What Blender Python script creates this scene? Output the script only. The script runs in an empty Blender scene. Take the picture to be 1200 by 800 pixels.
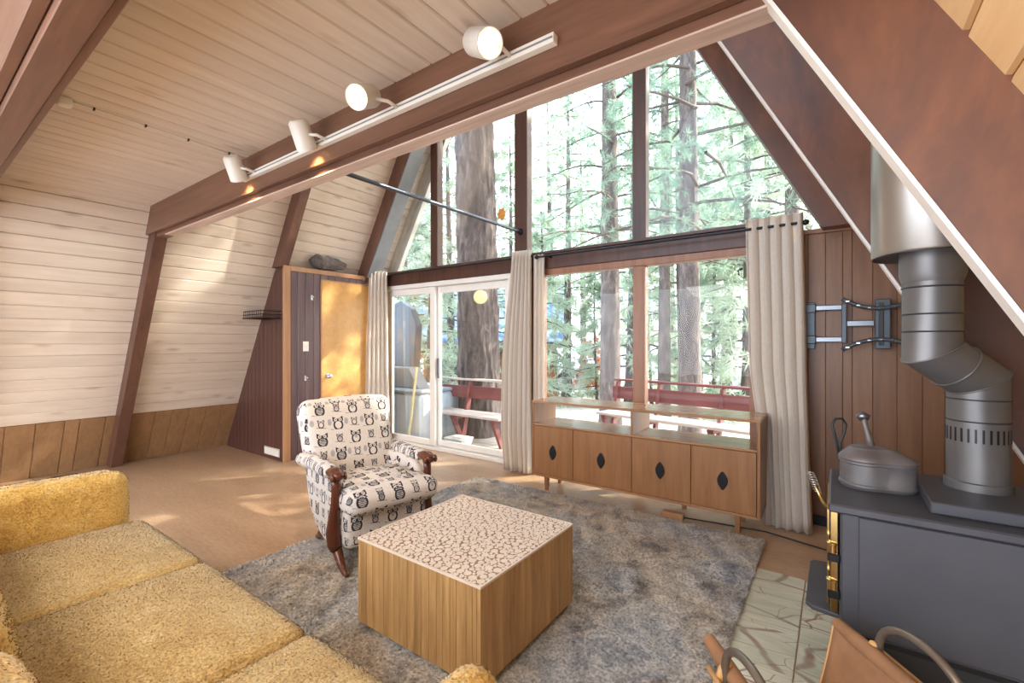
import bpy, math, random
import numpy as np
from mathutils import Vector, Matrix

random.seed(7)
SC = bpy.context.scene
COL = SC.collection
PI = math.pi

# ------------------------------------------------------------------ camera
YAW = math.atan2(530, 740)
cam_d = bpy.data.cameras.new('camera')
cam_d.sensor_width = 36.0
cam_d.lens = 530 / 1200 * 36
cam_d.shift_y = 1 / 1200
cam_d.clip_start = 0.02
cam_d.clip_end = 300
cam = bpy.data.objects.new('camera', cam_d)
cam.location = (0, 0, 1.35)
cam.rotation_euler = (PI / 2, 0, YAW)
COL.objects.link(cam)
SC.camera = cam

# ------------------------------------------------------------------ sky, sun, added rear fill lamps, exposure
w = bpy.data.worlds.new('sky')
SC.world = w
w.use_nodes = True
wt = w.node_tree
wt.nodes.clear()
sky = wt.nodes.new('ShaderNodeTexSky')
sky.sky_type = 'NISHITA'
sky.sun_disc = False
sky.sun_elevation = math.radians(34)
sky.sun_rotation = math.radians(41)
sky.air_density = 1.0
sky.dust_density = 2.5
sky.ozone_density = 1.0
sk_mul = wt.nodes.new('ShaderNodeMix'); sk_mul.data_type = 'RGBA'
sk_mul.inputs[0].default_value = 0.6
wt.links.new(sky.outputs[0], sk_mul.inputs[6])
sk_mul.inputs[7].default_value = (5.2, 5.85, 6.9, 1)
bg = wt.nodes.new('ShaderNodeBackground')
bg.inputs[1].default_value = 0.85
wo = wt.nodes.new('ShaderNodeOutputWorld')
wt.links.new(sk_mul.outputs[2], bg.inputs[0])
wt.links.new(bg.outputs[0], wo.inputs[0])

def light(name, kind, energy, loc, direction, color=(1, 1, 1), **kw):
    d = bpy.data.lights.new(name, kind)
    d.energy = energy
    d.color = color
    for k, v in kw.items():
        setattr(d, k, v)
    o = bpy.data.objects.new(name, d)
    o.location = loc
    o.rotation_euler = Vector(direction).to_track_quat('-Z', 'Y').to_euler()
    COL.objects.link(o)
    return o

SUN_AZ, SUN_EL = math.radians(49), math.radians(33)          # azimuth from +X towards +Y
TO_SUN = Vector((math.cos(SUN_AZ) * math.cos(SUN_EL), math.sin(SUN_AZ) * math.cos(SUN_EL), math.sin(SUN_EL)))
light('sun', 'SUN', 13.0, (20, 15, 15), -TO_SUN, (1.0, 0.93, 0.82), angle=math.radians(0.6))
# added fill lamps behind the camera, standing in for rear daylight and ceiling bounce
light('rear_fill_light', 'AREA', 40, (-2.4, -3.8, 1.6), (0.0, 1, 0.05), (1.0, 0.97, 0.94), shape='RECTANGLE', size=4.2, size_y=2.4)
light('rear_top_fill_light', 'AREA', 42, (-1.6, -1.2, 2.4), (0, 0.25, -1), (1.0, 0.96, 0.91), shape='RECTANGLE', size=1.6, size_y=1.0)

SC.view_settings.view_transform = 'Standard'
SC.view_settings.look = 'None'
SC.view_settings.gamma = 1
SC.view_settings.exposure = 0.62
SC.view_settings.use_curve_mapping = False

# ------------------------------------------------------------------ mesh helpers
class MB:
    """collects shapes, then becomes one mesh object"""
    def __init__(s):
        s.v = []; s.f = []
    def add(s, vs, fs):
        n = len(s.v)
        s.v.extend([tuple(p) for p in vs])
        s.f.extend([tuple(i + n for i in f) for f in fs])
        return s
    def box(s, x0, x1, y0, y1, z0, z1, ch=0.0):
        if ch <= 0:
            vs = [(x, y, z) for z in (z0, z1) for y in (y0, y1) for x in (x0, x1)]
            return s.add(vs, [(0, 2, 3, 1), (4, 5, 7, 6), (0, 1, 5, 4), (2, 6, 7, 3), (0, 4, 6, 2), (1, 3, 7, 5)])
        c = min(ch, (x1 - x0) / 2.1, (y1 - y0) / 2.1, (z1 - z0) / 2.1)
        X = (x0, x1); Y = (y0, y1); Z = (z0, z1)
        ix = (x0 + c, x1 - c); iy = (y0 + c, y1 - c); iz = (z0 + c, z1 - c)
        vs = []; idx = {}
        for i in (0, 1):
            for j in (0, 1):
                for k in (0, 1):
                    for a, p in enumerate([(X[i], iy[j], iz[k]), (ix[i], Y[j], iz[k]), (ix[i], iy[j], Z[k])]):
                        idx[(i, j, k, a)] = len(vs); vs.append(p)
        g = lambda i, j, k, a: idx[(i, j, k, a)]
        fs = []
        for i in (0, 1):
            q = [g(i, 0, 0, 0), g(i, 1, 0, 0), g(i, 1, 1, 0), g(i, 0, 1, 0)]; fs.append(q if i else q[::-1])
            q = [g(0, i, 0, 1), g(1, i, 0, 1), g(1, i, 1, 1), g(0, i, 1, 1)]; fs.append(q[::-1] if i else q)
            q = [g(0, 0, i, 2), g(1, 0, i, 2), g(1, 1, i, 2), g(0, 1, i, 2)]; fs.append(q if i else q[::-1])
        for i in (0, 1):
            for j in (0, 1):
                q = [g(i, j, 0, 0), g(i, j, 1, 0), g(i, j, 1, 1), g(i, j, 0, 1)]; fs.append(q if i == j else q[::-1]); fs[-1] = fs[-1][::-1]
                q = [g(i, 0, j, 0), g(i, 1, j, 0), g(i, 1, j, 2), g(i, 0, j, 2)]; fs.append(q if i != j else q[::-1]); fs[-1] = fs[-1][::-1]
                q = [g(0, i, j, 1), g(1, i, j, 1), g(1, i, j, 2), g(0, i, j, 2)]; fs.append(q if i == j else q[::-1]); fs[-1] = fs[-1][::-1]
                for k in (0, 1):
                    q = [g(i, j, k, 0), g(i, j, k, 1), g(i, j, k, 2)]; fs.append(q if (i + j + k) % 2 else q[::-1])
        return s.add(vs, fs)
    def prism(s, poly, axis, a, b):
        """poly: 2-D points; axis 'x': (y,z), 'y': (x,z), 'z': (x,y)"""
        def P(p, t):
            return {'x': (t, p[0], p[1]), 'y': (p[0], t, p[1]), 'z': (p[0], p[1], t)}[axis]
        n = len(poly)
        vs = [P(p, a) for p in poly] + [P(p, b) for p in poly]
        fs = [tuple(range(n))[::-1], tuple(range(n, 2 * n))] + [(i, (i + 1) % n, n + (i + 1) % n, n + i) for i in range(n)]
        return s.add(vs, fs)
    def loft(s, rings, cap=True, closed=True):
        n = len(rings[0]); vs = [p for r in rings for p in r]; fs = []
        for k in range(len(rings) - 1):
            for i in range(n if closed else n - 1):
                j = (i + 1) % n
                fs.append((k * n + i, k * n + j, (k + 1) * n + j, (k + 1) * n + i))
        if cap:
            fs.append(tuple(range(n))[::-1]); fs.append(tuple(range((len(rings) - 1) * n, len(rings) * n)))
        return s.add(vs, fs)
    def tube(s, pts, r, n=10, cap=True, flat=1.0):
        pts = [Vector(p) for p in pts]
        rs = r if isinstance(r, (list, tuple)) else [r] * len(pts)
        rings = []; up = None
        for i, p in enumerate(pts):
            t = (pts[min(i + 1, len(pts) - 1)] - pts[max(i - 1, 0)]).normalized()
            if up is None:
                up = Vector((0, 0, 1)) if abs(t.z) < 0.9 else Vector((1, 0, 0))
            a = t.cross(up)
            if a.length < 1e-5: a = t.cross(Vector((0, 1, 0.1)))
            a.normalize(); b = a.cross(t).normalized(); up = b
            rings.append([p + a * (rs[i] * math.cos(2 * PI * k / n)) + b * (rs[i] * flat * math.sin(2 * PI * k / n)) for k in range(n)])
        return s.loft(rings, cap)
    def lathe(s, prof, c=(0, 0, 0), n=24, axis='z'):
        rings = []
        for r, h in prof:
            ring = []
            for k in range(n):
                a = 2 * PI * k / n
                u, v = r * math.cos(a), r * math.sin(a)
                ring.append({'z': (c[0] + u, c[1] + v, c[2] + h), 'x': (c[0] + h, c[1] + u, c[2] + v), 'y': (c[0] + v, c[1] + h, c[2] + u)}[axis])
            rings.append(ring)
        return s.loft(rings)
    def xf(s, M):
        s.v = [tuple(M @ Vector(p)) for p in s.v]
        return s
    def build(s, name, mat, parent=None, smooth=False, bevel=0, local=False):
        me = bpy.data.meshes.new(name)
        off = Vector((0, 0, 0))
        if parent is not None and not local:
            p = parent
            while p is not None:
                off += p.location; p = p.parent
        vs = s.v if off.length == 0 else [(p[0] - off.x, p[1] - off.y, p[2] - off.z) for p in s.v]
        me.from_pydata(vs, [], s.f)
        me.update()
        return link(name, me, mat, parent, smooth, bevel)

def link(name, me, mat, parent=None, smooth=False, bevel=0):
    o = bpy.data.objects.new(name, me)
    COL.objects.link(o)
    if parent is not None: o.parent = parent
    if mat is not None and not me.materials: me.materials.append(mat)
    if smooth:
        me.polygons.foreach_set('use_smooth', [True] * len(me.polygons))
        if smooth == 'auto':
            me.set_sharp_from_angle(angle=math.radians(38))
    if bevel:
        b = o.modifiers.new('bevel', 'BEVEL'); b.width = bevel; b.segments = 2; b.limit_method = 'ANGLE'
    return o

def tag(o, label=None, cat=None, group=None, kind=None):
    if label: o['label'] = label
    if cat: o['category'] = cat
    if group: o['group'] = group
    if kind: o['kind'] = kind
    return o

def thing(name, loc, label, cat, group=None, rz=0, kind=None):
    o = bpy.data.objects.new(name, None)
    o.empty_display_size = 0.1
    o.location = loc; o.rotation_euler = (0, 0, rz)
    COL.objects.link(o)
    return tag(o, label, cat, group, kind)

def dup(o, parent=None, **kw):
    c = o.copy(); COL.objects.link(c)
    if parent is not None: c.parent = parent
    for ch in list(o.children): dup(ch, c)
    for k, v in kw.items():
        if k in ('label', 'group'): c[k] = v
        else: setattr(c, k, v)
    return c

def big_mesh(name, verts, faces):
    """numpy verts (n,3), faces (m,k) all of one size"""
    me = bpy.data.meshes.new(name)
    m, k = faces.shape
    me.vertices.add(len(verts)); me.vertices.foreach_set('co', np.ascontiguousarray(verts, dtype=np.float32).ravel())
    me.loops.add(m * k); me.loops.foreach_set('vertex_index', faces.astype(np.int32).ravel())
    me.polygons.add(m); me.polygons.foreach_set('loop_start', np.arange(0, m * k, k, dtype=np.int32))
    me.update(calc_edges=True)
    return me

def rbox(cx, cy, cz, sx, sy, sz, r, n=14, crown=(0, 0, 0), rough=0.0, seed=0):
    """rounded cushion-like box; crown pushes the middle of the faces out"""
    h = np.array([sx, sy, sz]) / 2.0
    t = np.sin((np.linspace(-1, 1, n + 1)) * PI / 2) * 0.45 + np.linspace(-1, 1, n + 1) * 0.55
    V = []; F = []; base = 0
    for ax in range(3):
        for sg in (-1, 1):
            a, b = [(1, 2), (2, 0), (0, 1)][ax]
            A, B = np.meshgrid(t, t, indexing='ij')
            P = np.zeros((n + 1, n + 1, 3)); P[..., ax] = sg; P[..., a] = A; P[..., b] = B
            V.append(P.reshape(-1, 3))
            i = np.arange(n * (n + 1)).reshape(n, n + 1)[:, :n].ravel()
            q = np.stack([i, i + n + 1, i + n + 2, i + 1], 1)
            if sg < 0: q = q[:, ::-1]
            F.append(q + base); base += (n + 1) ** 2
    V = np.concatenate(V); F = np.concatenate(F)
    P = V * h
    rr = min(r, h.min() * 0.98)
    inner = np.clip(P, -(h - rr), h - rr)
    d = P - inner
    L = np.linalg.norm(d, axis=1, keepdims=True); L[L == 0] = 1
    P = inner + d / L * rr
    for ax in range(3):
        a, b = [(1, 2), (2, 0), (0, 1)][ax]
        wgt = (1 - V[:, a] ** 2) * (1 - V[:, b] ** 2) * np.sign(V[:, ax]) * (np.abs(V[:, ax]) > 0.999)
        P[:, ax] += crown[ax] * wgt
    # weld duplicate seam vertices
    key = np.round(P, 5)
    _, first, inv = np.unique(key, axis=0, return_index=True, return_inverse=True)
    P = P[first]; F = inv.reshape(-1)[F]
    if rough:
        rng = np.random.default_rng(seed)
        ph = rng.uniform(0, 6.28, (6, 3)); fq = rng.uniform(5, 16, (6, 3))
        nz = sum(np.sin((P * fq[k] + ph[k]).sum(1)) for k in range(6)) / 6
        nn = P / np.maximum(np.linalg.norm(P, axis=1, keepdims=True), 1e-6)
        P = P + nn * nz[:, None] * rough
    P = P + np.array([cx, cy, cz])
    m = MB(); m.v = [tuple(p) for p in P]; m.f = [tuple(dict.fromkeys(f)) for f in F.tolist()]
    m.f = [f for f in m.f if len(f) > 2]
    return m

def tri_arrays(m):
    V = np.array(m.v); T = []
    for f in m.f:
        for i in range(1, len(f) - 1): T.append((f[0], f[i], f[i + 1]))
    return V, np.array(T)

def tufts(V, T, count, length, width, seed=0, lean=0.7, keep=None, curl=0.0, rise=(0.08, 0.42)):
    """short blades standing on a surface (pile, boucle): numpy verts and triangles"""
    rng = np.random.default_rng(seed)
    A, B, Cc = V[T[:, 0]], V[T[:, 1]], V[T[:, 2]]
    nrm = np.cross(B - A, Cc - A); ar = np.linalg.norm(nrm, axis=1)
    nrm = nrm / np.maximum(ar, 1e-12)[:, None]
    if keep is not None:
        ar = ar * keep((A + B + Cc) / 3, nrm)
    k = rng.choice(len(T), count, p=ar / ar.sum())
    u, v = rng.random(count), rng.random(count)
    fl = u + v > 1; u[fl] = 1 - u[fl]; v[fl] = 1 - v[fl]
    P = A[k] + (B - A)[k] * u[:, None] + (Cc - A)[k] * v[:, None]
    N = nrm[k]
    R = rng.normal(size=(count, 3))
    Tg = R - N * (R * N).sum(1)[:, None]; Tg /= np.maximum(np.linalg.norm(Tg, axis=1, keepdims=True), 1e-6)
    D = N * rng.uniform(rise[0], rise[1], count)[:, None] + lean * Tg; D /= np.linalg.norm(D, axis=1, keepdims=True)
    S = np.cross(D, N); S /= np.maximum(np.linalg.norm(S, axis=1, keepdims=True), 1e-6)
    L = length * rng.uniform(0.6, 1.2, count)[:, None]
    W = width * rng.uniform(0.7, 1.3, count)[:, None]
    mid = P + D * L * 0.6 + N * 0
    tip = P + D * L + np.cross(S, D) * L * curl * rng.uniform(-1, 1, count)[:, None]
    P0 = P - N * 0.002
    verts = np.stack([P0 - S * W * 0.5, P0 + S * W * 0.5, mid + S * W * 0.5, mid - S * W * 0.5, tip], 1).reshape(-1, 3)
    NB = N + 0.35 * Tg; NB /= np.linalg.norm(NB, axis=1, keepdims=True)
    tufts.normals = np.repeat(NB, 5, axis=0)
    b = np.arange(count) * 5
    tri = np.concatenate([np.stack([b, b + 1, b + 2], 1), np.stack([b, b + 2, b + 3], 1), np.stack([b + 3, b + 2, b + 4], 1)])
    return verts, tri

def soft_normals(me):
    """blades shaded along the surface they grow from"""
    me.polygons.foreach_set('use_smooth', [True] * len(me.polygons))
    me.normals_split_custom_set_from_vertices(tufts.normals.tolist())
    return me

def fw_pt(px, d, z=0.0):
    """ground-plan point at camera depth d on the picture column px (used once, to survey the outdoor trees)"""
    fx, fy = -math.sin(YAW), math.cos(YAW); rx, ry = math.cos(YAW), math.sin(YAW)
    l = (px - 600) / 530 * d
    return (fx * d + rx * l, fy * d + ry * l, z)

# ------------------------------------------------------------------ materials
def lin(r, g, b):
    f = lambda c: (c / 255 / 12.92) if c / 255 <= 0.04045 else ((c / 255 + 0.055) / 1.055) ** 2.4
    return (f(r), f(g), f(b), 1)

class NT:
    def __init__(s, name):
        s.m = bpy.data.materials.new(name); s.m.use_nodes = True
        s.t = s.m.node_tree; s.b = s.t.nodes['Principled BSDF']; s.out = s.t.nodes['Material Output']
    def n(s, typ, **kw):
        x = s.t.nodes.new('ShaderNode' + typ)
        for k, v in kw.items(): setattr(x, k, v)
        return x
    def l(s, a, b): s.t.links.new(a, b)
    def coord(s, scale=(1, 1, 1), rand=True, kind='Object'):
        tc = s.n('TexCoord'); mp = s.n('Mapping'); mp.inputs['Scale'].default_value = scale
        src = tc.outputs[kind]
        if rand:
            oi = s.n('ObjectInfo'); mul = s.n('VectorMath', operation='SCALE'); mul.inputs[0].default_value = (13.1, 7.7, 21.3)
            s.l(oi.outputs['Random'], mul.inputs['Scale'])
            ad = s.n('VectorMath', operation='ADD'); s.l(src, ad.inputs[0]); s.l(mul.outputs[0], ad.inputs[1]); src = ad.outputs[0]
            s.oi = oi
        s.l(src, mp.inputs['Vector'])
        return mp.outputs[0]
    def noise(s, vec, scale=5, detail=4, rough=0.55, dist=0.0):
        x = s.n('TexNoise'); x.inputs['Scale'].default_value = scale; x.inputs['Detail'].default_value = detail
        x.inputs['Roughness'].default_value = rough; x.inputs['Distortion'].default_value = dist
        s.l(vec, x.inputs['Vector']); return x.outputs['Fac']
    def ramp(s, fac, stops):
        x = s.n('ValToRGB'); e = x.color_ramp.elements
        while len(e) < len(stops): e.new(0.5)
        for k, (p, c) in enumerate(stops): e[k].position = p; e[k].color = c
        s.l(fac, x.inputs[0]); return x.outputs[0]
    def mix(s, fac, a, b, mode='MIX'):
        x = s.n('Mix', data_type='RGBA', blend_type=mode)
        for sock, val in ((x.inputs[0], fac), (x.inputs[6], a), (x.inputs[7], b)):
            if hasattr(val, 'links'): s.l(val, sock)
            else: sock.default_value = val
        return x.outputs[2]
    def math(s, op, a, b=None, clamp=False):
        x = s.n('Math', operation=op, use_clamp=clamp)
        for sock, val in ((x.inputs[0], a), (x.inputs[1], b)):
            if val is None: continue
            if hasattr(val, 'links'): s.l(val, sock)
            else: sock.default_value = val
        return x.outputs[0]
    def bump(s, h, strength=0.3, dist=0.01):
        x = s.n('Bump'); x.inputs['Strength'].default_value = strength; x.inputs['Distance'].default_value = dist
        s.l(h, x.inputs['Height']); s.l(x.outputs[0], s.b.inputs['Normal'])
    def fin(s, col=None, rough=0.5, metal=0.0, spec=None):
        if col is not None:
            if hasattr(col, 'links'): s.l(col, s.b.inputs['Base Color'])
            else: s.b.inputs['Base Color'].default_value = col
        if hasattr(rough, 'links'): s.l(rough, s.b.inputs['Roughness'])
        else: s.b.inputs['Roughness'].default_value = rough
        s.b.inputs['Metallic'].default_value = metal
        if spec is not None: s.b.inputs['Specular IOR Level'].default_value = spec
        return s.m

def wood(name, dark, light, axis='z', scale=1.0, rough=0.5, knots=None, var=0.16, bump=0.08, lo=0.3, hi=0.72, streak=14):
    s = NT(name)
    st = {'x': (0.07, 1, 1), 'y': (1, 0.07, 1), 'z': (1, 1, 0.07)}[axis]
    vec = s.coord(tuple(k * scale for k in st))
    g1 = s.noise(vec, streak, 5, 0.6, 0.6)
    g2 = s.noise(vec, streak * 5, 3, 0.6)
    g = s.math('ADD', s.math('MULTIPLY', g1, 0.72), s.math('MULTIPLY', g2, 0.28))
    col = s.ramp(g, [(lo, dark), (hi, light)])
    if knots:
        kv = s.n('TexVoronoi'); kv.inputs['Scale'].default_value = 4.5
        st2 = {'x': (0.55, 1.6, 1.6), 'y': (1.6, 0.55, 1.6), 'z': (1.6, 1.6, 0.55)}[axis]
        s.l(s.coord(st2), kv.inputs['Vector'])
        kf = s.ramp(kv.outputs['Distance'], [(0.05, (1, 1, 1, 1)), (0.20, (0, 0, 0, 1))])
        col = s.mix(s.math('MULTIPLY', kf, 0.5), col, knots)
    hv = s.n('HueSaturation')
    s.l(s.math('ADD', s.math('MULTIPLY', s.oi.outputs['Random'], var), 1 - var / 2), hv.inputs['Value'])
    s.l(col, hv.inputs['Color'])
    if bump: s.bump(g, bump, 0.006)
    return s.fin(hv.outputs[0], rough)

def plain(name, col, rough=0.5, metal=0.0, var=0.12, scale=8, bump=0.0, spec=None, detail=4):
    s = NT(name)
    vec = s.coord(rand=False)
    nz = s.noise(vec, scale, detail)
    d = tuple(c * (1 - var) for c in col[:3]) + (1,); l_ = tuple(min(1, c * (1 + var)) for c in col[:3]) + (1,)
    if bump: s.bump(nz, bump, 0.01)
    return s.fin(s.ramp(nz, [(0.3, d), (0.7, l_)]), rough, metal, spec)

M = {}
M['white_board'] = wood('whitewashed pine', lin(206, 190, 172), lin(227, 213, 197), 'y', 1.0, 0.5, lin(150, 122, 98), 0.08, 0.05)
M['orange_lit_board'] = wood('orange lit pine', lin(214, 176, 126), lin(232, 200, 152), 'y', 1.0, 0.5, lin(160, 112, 66), 0.08, 0.05)  # light pine boards with the orange light on them put into the colour
M['beam'] = wood('brown stained beam', lin(86, 58, 44), lin(136, 96, 74), 'x', 0.7, 0.42, None, 0.06, 0.05)
M['rafter'] = wood('brown stained rafter', lin(74, 48, 38), lin(112, 76, 60), 'z', 0.5, 0.42, None, 0.06, 0.05)
M['ply'] = NT('red brown stained plywood')
_s = M['ply']; _v = _s.coord((1, 1, 0.5)); _a = _s.noise(_v, 2.2, 6, 0.62, 1.5); _b = _s.noise(_v, 24, 3)
M['ply'] = _s.fin(_s.ramp(_s.math('ADD', _s.math('MULTIPLY', _a, 0.8), _s.math('MULTIPLY', _b, 0.2)), [(0.32, lin(78, 55, 49)), (0.52, lin(102, 66, 50)), (0.70, lin(126, 80, 56))]), 0.42)
M['raw'] = wood('raw fir', lin(186, 158, 142), lin(228, 206, 192), 'x', 1.0, 0.6, None, 0.05, 0.06, streak=20)
M['glare_edge'] = wood('glare whitened edge strip', lin(224, 216, 210), lin(238, 232, 226), 'z', 1.0, 0.5, None, 0.04, 0.03)  # pale raw wood with daylight glare put into its colour
M['grey_edge'] = plain('grey edge sheen and rail slot', lin(128, 132, 136), 0.35, 0.0, 0.08)  # sky reflection on the rafter face put into this grey; rail slot shares it
M['wainscot'] = wood('wainscot panel', lin(132, 98, 66), lin(168, 130, 92), 'z', 0.8, 0.45, None, 0.18, 0.04)
M['red_panel'] = wood('red brown wall panel', lin(102, 67, 44), lin(136, 95, 64), 'z', 0.8, 0.42, None, 0.16, 0.05)
M['closet_board'] = wood('dark closet board', lin(72, 44, 38), lin(92, 58, 48), 'z', 0.8, 0.4, None, 0.05, 0.03)
M['closet_front'] = wood('plum closet board', lin(78, 56, 58), lin(108, 82, 84), 'z', 0.8, 0.35, None, 0.12, 0.04)
M['trim_wood'] = wood('honey trim', lin(150, 106, 72), lin(186, 140, 100), 'z', 0.8, 0.4, None, 0.06, 0.03)
M['door_wood'] = wood('honey slab door', lin(184, 132, 66), lin(208, 160, 94), 'x', 1.0, 0.35, None, 0.04, 0.03)
M['dark_frame'] = wood('dark window frame', lin(58, 36, 28), lin(92, 58, 44), 'z', 0.8, 0.4, None, 0.05, 0.04)
M['mid_frame'] = wood('brown window casing', lin(124, 82, 58), lin(160, 112, 82), 'z', 0.8, 0.4, None, 0.05, 0.03)
M['vinyl'] = plain('white vinyl', lin(232, 228, 220), 0.35, var=0.03)
M['black'] = plain('black metal', lin(38, 38, 40), 0.4, 0.6, 0.1)
M['steel'] = plain('grey steel', lin(120, 124, 130), 0.3, 0.9, 0.1)
M['white_metal'] = plain('cream enamel', lin(236, 232, 222), 0.35, 0.0, 0.03)
M['brass'] = plain('brass', lin(226, 196, 132), 0.22, 1.0, 0.08)
M['chrome'] = plain('chrome', lin(220, 220, 222), 0.15, 1.0, 0.03)
M['curtain'] = plain('oatmeal linen', lin(228, 218, 206), 0.9, 0, 0.05, 60, 0.05)
for mm in (M['curtain'],):
    t = mm.node_tree; b = t.nodes['Principled BSDF']; o = t.nodes['Material Output']
    tr = t.nodes.new('ShaderNodeBsdfTranslucent'); tr.inputs[0].default_value = lin(226, 206, 178)
    mx = t.nodes.new('ShaderNodeMixShader'); mx.inputs[0].default_value = 0.25
    t.links.new(b.outputs[0], mx.inputs[1]); t.links.new(tr.outputs[0], mx.inputs[2]); t.links.new(mx.outputs[0], o.inputs[0])

def glass_mat():
    s = NT('window glass'); t = s.t; t.nodes.remove(s.b)
    tr = s.n('BsdfTransparent'); tr.inputs[0].default_value = (0.97, 0.985, 0.98, 1)
    gl = s.n('BsdfGlossy'); gl.inputs['Roughness'].default_value = 0.0
    fr = s.n('Fresnel'); fr.inputs[0].default_value = 1.45
    mx = s.n('MixShader'); s.l(s.math('MULTIPLY', fr.outputs[0], 0.28), mx.inputs[0]); s.l(tr.outputs[0], mx.inputs[1]); s.l(gl.outputs[0], mx.inputs[2])
    s.l(mx.outputs[0], s.out.inputs[0])
    return s.m
M['glass'] = glass_mat()

def floor_mat():
    s = NT('cork plank floor'); vec = s.coord((0.25, 1, 1), rand=False)
    a = s.noise(vec, 60, 4, 0.7); b = s.noise(vec, 5, 4)
    col = s.ramp(s.math('ADD', s.math('MULTIPLY', a, 0.6), s.math('MULTIPLY', b, 0.4)), [(0.34, lin(160, 128, 98)), (0.66, lin(192, 162, 132))])
    s.bump(a, 0.04, 0.004)
    return s.fin(col, 0.33, 0, 0.5)
M['floor'] = floor_mat()

def marble_mat():
    s = NT('green forest marble'); vec = s.coord((0.55, 1.7, 1))
    a = s.noise(vec, 3.5, 5, 0.6, 0.8)
    base = s.ramp(a, [(0.3, lin(182, 186, 164)), (0.5, lin(204, 206, 186)), (0.7, lin(220, 216, 198))])
    for sc, dist, w_, c in ((2.6, 0.12, 0.012, lin(136, 104, 84)), (5.2, 0.08, 0.010, lin(150, 124, 100)), (1.5, 0.12, 0.018, lin(132, 100, 86))):
        warp = s.n('Mix', data_type='VECTOR'); 
        vo = s.n('TexVoronoi', feature='DISTANCE_TO_EDGE'); vo.inputs['Scale'].default_value = sc
        nv = s.n('TexNoise'); nv.inputs['Scale'].default_value = 3; s.l(vec, nv.inputs['Vector'])
        ad = s.n('VectorMath', operation='MULTIPLY_ADD'); s.l(nv.outputs['Color'], ad.inputs[0]); ad.inputs[1].default_value = (dist,) * 3; s.l(vec, ad.inputs[2])
        s.l(ad.outputs[0], vo.inputs['Vector'])
        f = s.ramp(vo.outputs['Distance'], [(w_ * 0.4, (1, 1, 1, 1)), (w_ * 1.0, (0, 0, 0, 1))])
        base = s.mix(s.math('MULTIPLY', f, s.math('MULTIPLY', a, 1.3, True)), base, c)
    return s.fin(base, 0.18)
M['marble'] = marble_mat()

def pile_mat(name, stops, scale, scale2, rough=0.95, sheen=0.3):
    s = NT(name); vec = s.coord((1, 1, 1), rand=False)
    a = s.noise(vec, scale, 5, 0.7, 0.6); b = s.noise(vec, scale2, 2, 0.6)
    col = s.ramp(s.math('ADD', s.math('MULTIPLY', a, 0.6), s.math('MULTIPLY', b, 0.4)), stops)
    f = s.noise(vec, 150, 2, 0.6)
    col = s.mix(1.0, col, s.ramp(f, [(0.34, (0.70, 0.66, 0.58, 1)), (0.54, (1.0, 1.0, 1.0, 1))]), 'MULTIPLY')
    s.b.inputs['Sheen Weight'].default_value = sheen
    return s.fin(col, rough, 0, 0.1)
def rug_mat():
    s = NT('grey blue shag'); vec = s.coord((1, 1, 1), rand=False)
    a = s.noise(vec, 3.6, 6, 0.66, 0.25); b = s.noise(vec, 70, 2, 0.6); c = s.noise(vec, 1.7, 3)
    warm = s.ramp(a, [(0.34, lin(120, 114, 110)), (0.44, lin(192, 180, 164)), (0.52, lin(226, 214, 196)), (0.60, lin(194, 184, 170)), (0.70, lin(230, 222, 208))])
    cool = s.ramp(a, [(0.34, lin(108, 110, 118)), (0.44, lin(170, 174, 182)), (0.52, lin(216, 216, 216)), (0.60, lin(164, 170, 180)), (0.70, lin(222, 222, 222))])
    col = s.mix(s.ramp(c, [(0.42, (0, 0, 0, 1)), (0.58, (1, 1, 1, 1))]), warm, cool)
    col = s.mix(1.0, col, s.ramp(b, [(0.36, (0.54, 0.53, 0.52, 1)), (0.58, (1.0, 1.0, 1.0, 1))]), 'MULTIPLY')
    s.b.inputs['Sheen Weight'].default_value = 0.3
    return s.fin(col, 0.95, 0, 0.1)
M['rug'] = rug_mat()
M['sofa'] = pile_mat('mustard boucle', [(0.30, lin(196, 150, 76)), (0.5, lin(226, 186, 106)), (0.70, lin(242, 214, 150))], 7, 130)
M['sofa_seat'] = pile_mat('muted mustard boucle', [(0.30, lin(192, 156, 98)), (0.5, lin(216, 184, 124)), (0.70, lin(234, 210, 158))], 7, 130)  # duller, greyer mustard than on the arms and back

# ================================================================== the room: an A-frame, gable glass at Y = 4.08
XL = lambda z: -6.5 + 0.577 * z            # inner face of the left roof slope
XI = lambda z: 1.083 - 0.535 * z           # inner edge of the right rafters
XR = lambda z: 1.333 - 0.535 * z           # inner face of the right roof slope
NL = Vector((2.6, 0, -1.5)).normalized()   # left slope: inward normal, and the way up the slope
UL = Vector((1.5, 0, 2.6)).normalized()
UR = Vector((-0.535, 0, 1)).normalized(); NR = Vector((-1, 0, -0.535)).normalized()
GY = 4.08
APEX = 7.04

def structure(name, mb, mat, label, cat, **kw):
    o = mb.build(name, mat, **kw)
    return tag(o, label, cat, kind='structure')

floor = structure('floor', MB().box(-6.9, 1.5, -2.6, 4.13, -0.12, 0.0), M['floor'], 'tan cork plank floor running through the whole room', 'floor')
# marble hearth tiles let into the floor by the stove
ty = [3.05 - 0.305 * k for k in range(9)]
for i in range(5):
    for j in range(8):
        x0 = -0.748 + 0.305 * i
        MB().box(x0 + 0.0025, x0 + 0.3025, ty[j + 1] + 0.0025, ty[j] - 0.0025, -0.02, 0.006, 0.002).build('marble_tile', M['marble'], floor)

# ---- left slope
s_ = MB()
s_.prism([(XL(-0.1) - 0.02, -0.1), (XL(APEX) - 0.02, APEX), (XL(APEX) - 0.26, APEX), (XL(-0.1) - 0.26, -0.1)], 'y', -2.6, 4.25)
wall_left = structure('wall_left', s_, M['white_board'], 'left sloping wall of whitewashed pine boards between brown rafters', 'wall')

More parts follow.
